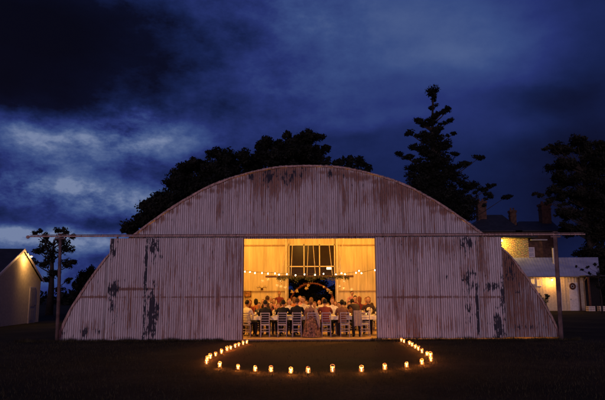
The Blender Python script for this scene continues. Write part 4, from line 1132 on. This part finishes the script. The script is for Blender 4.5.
def outbuilding():
    OY = 37.0
    a = P(500, 276, OY); b = P(584, 276, OY); ez = P(550, 276.5, OY-.6).z; D = 5.0
    o = Vector((a.x, OY, 0)); w = b.x - a.x
    r = thing('outbuilding', o, 0, 'low cream weatherboard outbuilding with a blue-grey tin roof and a lamp by its door', 'building')
    m_board = mat('cream_weatherboard', (.50, .44, .30), .6, var=.12, bump=.15)
    q = MB(); x = 0
    corr(q, 0, w, lambda x: 0, lambda x: ez+.2, 0, pitch=.30, amp=.012, seg=5)
    q.add([(w, 0, 0), (w, D, 0), (w, D, ez), (w, 0, ez)], [(0, 1, 2, 3)]); q.add([(0, 0, 0), (0, D, 0), (0, D, ez), (0, 0, ez)], [(0, 3, 2, 1)]); q.add([(0, D, 0), (w, D, 0), (w, D, ez), (0, D, ez)], [(3, 2, 1, 0)])
    q.build('wall', m_board, r)
    rz = P(550, 257.5, OY+D*.75).z; x1r = P(598, 258, OY+D*.75).x - o.x; x1e = P(599, 276, OY-.6).x - o.x
    q = MB(); vs = []; fs = []; n = 150; yb = D*.75
    for i in range(n+1):
        t = i/n; ww = .006*math.sin(i*math.pi*.5)
        vs += [(-.5 + (x1e+.5)*t, -.7, ez+.02+ww), (-.5 + (x1r+.5)*t, yb, rz+ww), (-.5 + (x1r+.5)*t, D+3, ez+.8+ww)]
    for i in range(n):
        for k in range(2): fs.append((i*3+k, (i+1)*3+k, (i+1)*3+k+1, i*3+k+1))
    q.add(vs, fs, 0, False); q.build('roof', mat('blue_grey_tin', (.38, .42, .54), .55, var=.12, vscale=1, spec=.3), r)
    q = MB(); q.box(((x1e-.5)/2, -.74, ez-.02), (x1e+.5, .1, .12), bev=.01); q.build('gutter', mat('gutter_paint', (.25, .2, .17), .6), r)
    # panelled door with a round wreath
    dl, dr2 = P(568, 285, OY).x - o.x, P(577.5, 285, OY).x - o.x; pz = P(572, 279, OY).z
    q = MB(); q.box(((dl+dr2)/2, -.06, 1.35), (dr2-dl, .06, 2.7), bev=.006)
    for k in (-1, 1): q.box(((dl+dr2)/2 + k*.0, -.095, 1.35 + k*.62), ((dr2-dl)*.7, .014, .9), bev=.004)
    dd = q.build('door', mat('pale_door', (.62, .60, .56), .5), r)
    wc = P(572.3, 286.3, OY-.1); q = MB(); wx, wz = wc.x - o.x, wc.z; n = 20
    q.tube([(wx + .24*math.cos(2*math.pi*i/n), -.15, wz + .24*math.sin(2*math.pi*i/n)) for i in range(n+1)], .085, 8); q.ell((wx, -.16, wz), (.10, .03, .10), 10, 6)
    q.build('wreath', mat('brown_wreath', (.07, .025, .015), .9, var=.5, vscale=12), dd)
    q = MB(); q.ell((dl+.12, -.14, 1.1), .045, 8, 6); q.tube([(dl+.12, -.08, 1.1), (dl+.12, -.14, 1.1)], .015, 6); q.build('handle', m_wire, dd)
    for xx in (.12, w-.1):
        q = MB(); q.tube([(xx, -.72, ez-.08), (xx, -.3, ez-.35), (xx, -.09, ez-.5), (xx, -.09, .05)], .045, 8); q.build('downpipe', m_rail, r)
    # dark posts along the wall
    for px in (560.5, 579.5):
        x = P(px, 290, OY-.5).x - o.x; q = MB(); q.box((x, -.5, ez/2-.03), (.11, .11, ez-.1), bev=.008); q.build('verandah_post', m_wood if px > 570 else m_cream, r)
    # lit windows
    for (x0, x1, y0, y1) in ((530.5, 534.5, 279, 284), (536.3, 541.5, 279.5, 286)):
        A = P(x0, y0, OY); B = P(x1, y1, OY); cx = (A.x+B.x)/2-o.x; cz_ = (A.z+B.z)/2; ww = B.x-A.x; hh = A.z-B.z
        q = MB(); q.box((cx-ww/2, -.05, cz_), (.06, .09, hh)); q.box((cx+ww/2, -.05, cz_), (.06, .09, hh)); q.box((cx, -.051, cz_+hh/2), (ww+.06, .09, .06)); q.box((cx, -.051, cz_-hh/2), (ww+.06, .09, .06)); q.box((cx, -.05, cz_), (.04, .07, hh))
        wn = q.build('window', m_white, r); q = MB(); q.box((cx, -.03, cz_), (ww, .015, hh)); q.build('pane', emit_mat('lit_window', (1, .50, .12), 1.1), wn)
    lp0 = P(552, 279.8, OY-.45); lp = thing('porch_lamp', lp0, 0, 'bright porch lamp on the cream outbuilding wall beside the leaning post', 'lamp')
    q = MB(); q.tube([(0, .42, .1), (0, .2, .16), (0, 0, .10)], .015, 6); q.build('bracket', m_wire, lp)
    q = MB(); q.lathe([(.02, .13), (.10, .07), (.11, .06), (.03, .12)], n=14); q.build('lamp_shade', m_wire, lp)
    q = MB(); q.ell((0, 0, 0), (.075, .075, .085), 12, 8); q.build('bulb', emit_mat('porch_bulb', (1, .66, .25), 18), lp)
    point_light('lamp_light', (0, -.1, -.12), 150, (1, .43, .08), .07, lp)
    # low shrub by the wall
    return ez
ez_out = outbuilding()
# flue standing behind the outbuilding roof
p0 = P(555, 262, 39.2); p1 = P(555, 248, 39.2)
fl_ = thing('flue_pipe', (p0.x, 39.2, 0), 0, 'pale square flue rising through the tin roof of the outbuilding', 'flue')
q = MB(); q.box((0, 0, (p1.z+2)/2), (.34, .34, p1.z-2), bev=.02); q.build('shaft', m_white, fl_)
q = MB(); q.box((0, 0, p1.z+.08), (.46, .46, .08), bev=.01); q.build('cap', m_slate, fl_)
# carport at the right edge: dark lean-to with pale crates under it
c0 = P(585, 277, 35.5); c1 = P(618, 273.5, 35.5)
cp = thing('carport', (c0.x, 35.5, 0), 0, 'dark open lean-to at the right edge beside the cream outbuilding', 'lean-to'); w = c1.x - c0.x
q = MB(); q.box((w/2, 2, c0.z+.1), (w+.4, 5, .10)); q.build('roof', m_slate, cp)
for k in range(2):
    q = MB(); q.box((.2 + k*(w-.4), -.2, c0.z/2), (.14, .14, c0.z)); q.build('post', m_wood, cp)
q = MB(); q.box((w/2, 3.9, c0.z/2), (w, .1, c0.z)); q.build('wall', m_dark, cp)
for i, px in enumerate((590.5, 602)):
    g = P(px, 309, 35.0); q = MB()
    x = 0
    for z in (.08, .24, .40): 
        for s in (-1, 1): q.box((0, s*.28, z), (.60, .02, .12)); q.box((s*.29, 0, z), (.02, .54, .12))
    for sx in (-1, 1):
        for sy in (-1, 1): q.box((sx*.27, sy*.26, .24), (.04, .02, .46))
    o = q.build('slatted_crate', m_cream); o.location = (g.x, 35.0, 0)
    tag(o, ['pale slatted crate on the ground just right of the outbuilding', 'pale slatted crate at the very right edge of the picture'][i], 'crate', 'crates under the lean-to')

# ------------------------------------------------------------------ trees
def leaf_clump(mb, c, r, rnd, n, ls, flat=1.0):
    sd = rnd.uniform(0, 99)
    for _ in range(n):
        d = Vector((rnd.gauss(0, 1), rnd.gauss(0, 1), rnd.gauss(0, 1))).normalized()
        rr = r*(rnd.random()**.45)*(1 + .35*mnoise.noise(d*2.2 + Vector((sd, 0, 0))))
        p = c + Vector((d.x*rr, d.y*rr, d.z*rr*flat)); s = ls*rnd.uniform(.6, 1.4)
        a = Vector((rnd.gauss(0, 1), rnd.gauss(0, 1), rnd.gauss(0, 1))).normalized(); b = a.cross(d)
        if b.length < 1e-3: continue
        b.normalize()
        mb.add([p - a*s, p + b*s*.55, p + a*s, p - b*s*.55], [(0, 1, 2, 3)])
def tree(name, base_px, Y, clumps, label, mt=m_leaf, group=None, dens=1.0, ls=.13, trunk_r=.35, flat=.85, seed=1, spread=.8, top=None, rs=1.3):
    rnd = random.Random(seed); s = (Y + DIST)/FPX*1.0
    b = P(base_px, 300, Y); base = Vector((b.x, Y, 0))
    r = thing(name, base, 0, label, 'tree', group)
    cs = []
    for (px, py, rp) in clumps:
        c = P(px, py, Y) - base; rad = rp*s*rs
        cs.append((c + Vector((0, rnd.uniform(-1, 1)*rad*spread, 0)), rad))
    if name in ('conifer_tree', 'eucalypt_tree'):
        tl_ = max(cs, key=lambda k: k[0].z)[0]; more = []
        for c, rad in cs:
            zt_ = max(1.0, c.z - abs(c.x - tl_.x*c.z/tl_.z)*.35)
            h_ = Vector((tl_.x*zt_/tl_.z, 0, zt_))
            if (c - h_).length > rad*1.1:
                for f_ in (.40, .70): more.append((h_.lerp(c, f_) + Vector((0, 0, rnd.uniform(-.1, .05)*rad)), rad*rnd.uniform(.5, .75)))
        cs = cs + more
    width = max(c.x for c, _ in cs) - min(c.x for c, _ in cs)
    extra = []
    for c, rad in cs:   # depth of the crown: clumps of the same kind before and behind
        if spread > .5 and rad > .8:
            for sg in (-1, 1): extra.append((c + Vector((rnd.gauss(0, .2)*rad, sg*rad*rnd.uniform(.8, 1.2), -rad*.25)), rad*.8))
    mb = MB()
    for c, rad in cs + extra:
        sub = max(6, int(10*rad))
        n_tot = int(dens*520*rad*rad + 120)
        for k in range(sub):
            d = Vector((rnd.gauss(0, 1), rnd.gauss(0, 1), rnd.gauss(0, 1))).normalized()*rad*rnd.uniform(.1, .8); d.z *= flat
            leaf_clump(mb, c + d, rad*rnd.uniform(.36, .58), rnd, max(12, n_tot//sub), ls, flat)
    mb.build('crown', mt, r)
    tz = top if top is not None else max(c.z for c, _ in cs)*.9
    q = MB(); tx = max(cs, key=lambda k: k[0].z)[0].x if name == 'conifer_tree' else 0
    q.tube([(0, 0, -.1), (.05 + tx*.35, 0, tz*.35), (-.05 + tx*.7, .05, tz*.7), (tx, 0, tz*.985)], [trunk_r*1.2, trunk_r*.85, trunk_r*.5, trunk_r*.12], 10); q.build('trunk', m_bark, r)
    lim = MB()
    for c, rad in cs:
        z0 = min(tz*.9, max(tz*.25, c.z - abs(c.x)*.45 - rad*.6)); h = Vector((tx*z0/tz, 0, z0)); mid = h.lerp(c, .55) + Vector((0, 0, -.05*(c - h).length))
        lim.tube([h, mid, c], [trunk_r*.26, trunk_r*.14, .015], 6)
    lim.build('limb', m_bark, r)
    return r
GB = 'broad dark trees rising behind the barn roof'
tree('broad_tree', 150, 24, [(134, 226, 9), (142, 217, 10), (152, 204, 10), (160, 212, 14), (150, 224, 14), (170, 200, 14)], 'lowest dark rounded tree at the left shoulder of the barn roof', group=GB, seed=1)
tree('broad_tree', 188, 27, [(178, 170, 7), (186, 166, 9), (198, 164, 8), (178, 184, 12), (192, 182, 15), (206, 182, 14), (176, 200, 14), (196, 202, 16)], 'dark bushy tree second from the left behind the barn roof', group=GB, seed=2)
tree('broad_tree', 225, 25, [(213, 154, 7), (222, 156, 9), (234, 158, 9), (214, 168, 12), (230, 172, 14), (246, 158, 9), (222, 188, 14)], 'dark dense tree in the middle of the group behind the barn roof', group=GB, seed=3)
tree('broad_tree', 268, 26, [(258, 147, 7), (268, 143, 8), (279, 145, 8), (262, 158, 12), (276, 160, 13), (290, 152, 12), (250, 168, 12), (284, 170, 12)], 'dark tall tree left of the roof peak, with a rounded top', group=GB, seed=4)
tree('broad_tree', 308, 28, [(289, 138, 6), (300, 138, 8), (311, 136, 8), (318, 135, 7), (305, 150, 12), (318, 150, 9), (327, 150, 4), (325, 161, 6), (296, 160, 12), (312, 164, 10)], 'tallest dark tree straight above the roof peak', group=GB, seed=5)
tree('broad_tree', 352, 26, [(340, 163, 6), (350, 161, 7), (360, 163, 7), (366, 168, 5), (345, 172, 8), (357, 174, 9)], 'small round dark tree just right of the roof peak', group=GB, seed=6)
# the tall conifer
cc = [(432.5, 91, 7), (433, 98, 5.5), (433, 107, 4.5), (447, 111, 5), (449, 121, 4), (433, 118, 5), (418, 123, 6), (440, 128, 5), (408, 134, 5), (425, 134, 6), (453, 134, 3), (436, 138, 7), (412, 147, 6), (399, 153, 5), (424, 150, 8), (446, 147, 7),
      (408, 158, 5), (438, 155, 9), (455, 154, 4), (479, 158, 5.5), (469, 163, 5), (459, 166, 5), (415, 166, 8), (432, 168, 11), (450, 170, 9), (410, 176, 6), (424, 182, 12), (444, 184, 12), (460, 184, 8), (473, 188, 7), (484, 190, 4), (492, 186, 4), (490, 196, 5), (504, 198, 4.5), (430, 196, 14), (450, 198, 14), (468, 200, 10), (440, 210, 16), (462, 212, 14)]
for k_ in range(13):
    yy_ = 116 + k_*8; rr_ = 3.5 + (yy_-116)*.13
    cc += [(433 + (-1)**k_*rr_*.5, yy_, rr_), (433 - (-1)**k_*rr_*1.3, yy_+4, rr_*.8)]
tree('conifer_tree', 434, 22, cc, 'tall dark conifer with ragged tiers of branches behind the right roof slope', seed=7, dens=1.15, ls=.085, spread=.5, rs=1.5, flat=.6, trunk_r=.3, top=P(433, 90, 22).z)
# right-hand tree
rc = [(575, 141, 8), (562, 146, 8), (551, 148, 5), (590, 144, 9), (604, 148, 10), (545, 149, 3), (566, 160, 11), (585, 160, 13), (605, 165, 14), (558, 175, 8), (575, 178, 12), (595, 182, 14), (552, 190, 6), (541, 195, 4), (534, 194, 3), (566, 194, 9), (584, 198, 12), (604, 202, 14),
      (549, 202, 5), (574, 212, 9), (560, 212, 6), (592, 216, 12), (606, 222, 14), (580, 228, 10), (598, 236, 12), (566, 226, 6), (606, 250, 12), (589, 250, 10), (593, 264, 5), (583, 268, 3), (603, 268, 8), (580, 262, 2.5), (615, 190, 18), (620, 225, 18), (618, 255, 14), (612, 282, 9)]
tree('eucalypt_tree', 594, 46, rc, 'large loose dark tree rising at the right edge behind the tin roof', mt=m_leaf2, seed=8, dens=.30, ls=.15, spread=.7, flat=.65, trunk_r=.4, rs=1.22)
tree('sapling', 601, 28, [(600, 268, 3), (594, 264, 2.4), (588, 267, 2), (582, 270, 1.6), (597, 274, 3), (576, 266, 1.3), (590, 273, 1.6), (606, 262, 4), (606, 280, 6), (600, 286, 4)], 'thin dark sapling with twigs crossing the end of the tin roof', mt=m_leaf2, seed=14, dens=.8, ls=.05, spread=.4, trunk_r=.07)
# left tree behind the track
lc = [(35, 233, 3), (40, 231, 3), (46, 236, 4), (57, 230, 4), (66, 232, 5), (73, 236, 4), (60, 240, 8), (46, 246, 7), (68, 248, 7), (37, 250, 6), (55, 255, 9), (34, 262, 4), (44, 264, 7), (66, 264, 7), (73, 262, 3.5), (55, 273, 6), (69, 280, 3), (48, 280, 4), (58, 290, 4)]
tree('gum_tree', 50, 30, lc, 'loose-crowned tree between the left shed and the barn', mt=m_leaf2, seed=9, dens=.62, ls=.10, spread=.5, rs=1.35, trunk_r=.28)
tree('round_shrub', 86, 34, [(86, 277, 7), (92, 272, 6), (80, 284, 7), (92, 288, 10), (84, 296, 9)], 'dark rounded shrub behind the left wing of the barn', seed=10, ls=.13, trunk_r=.14)
# dense hedge added close behind the rear doorway to keep the opening black
rnd = random.Random(77); hg = thing('hedge', (.3, 16.2, 0), 0, 'dense black hedge seen through the rear doorway behind the flower arch', 'hedge')
mb = MB()
for i in range(90): leaf_clump(mb, Vector((rnd.uniform(-3.6, 3.6), rnd.uniform(-.5, .5), rnd.uniform(.2, 3.9))), rnd.uniform(.5, .8), rnd, 420, .08, .9)
mb.build('crown', m_leaf, hg)
q = MB(); q.tube([(0, 0, 0), (.1, 0, 1.5), (0, 0, 3.2)], [.09, .06, .02], 8); q.build('trunk', m_bark, hg)
# far wood on the horizon
rnd = random.Random(30); mb = MB()
for i in range(150):
    x = -150 + i*2.0 + rnd.uniform(-1, 1); y = 95 + rnd.uniform(-8, 8); h = 1.9 + 1.2*abs(mnoise.noise(Vector((x*.05, 0, 0)))) + rnd.uniform(0, .8)
    leaf_clump(mb, Vector((x, y, h*.45)), h*.95, rnd, 130, .45, .8)
tag(mb.build('treeline', m_leaf), 'low dark line of far trees along the horizon', 'treeline', kind='stuff')
rnd = random.Random(78); hg = thing('hedge', (P(600, 300, 47).x, 47, 0), 0, 'tall black hedge closing the view at the right edge beyond the outbuilding', 'hedge')
mb = MB()
for i in range(120): leaf_clump(mb, Vector((rnd.uniform(-1.4, 12), rnd.uniform(-.8, .8), rnd.uniform(.2, 4.4))), rnd.uniform(.7, 1.1), rnd, 300, .12, .9)
mb.build('crown', m_leaf, hg)
q = MB(); q.tube([(0, 0, 0), (.1, 0, 1.5), (0, 0, 3.2)], [.12, .08, .02], 8); q.build('trunk', m_bark, hg)
# shrub by the outbuilding and tall grass
tree('lit_shrub', 546, 34.5, [(544, 300, 4), (540, 296, 4), (547, 296, 3)], 'small shrub catching yellow light by the outbuilding wall', mt=mat('lit_leaves', (.05, .055, .018), .8, var=.3), seed=12, ls=.06, trunk_r=.04, spread=.4)
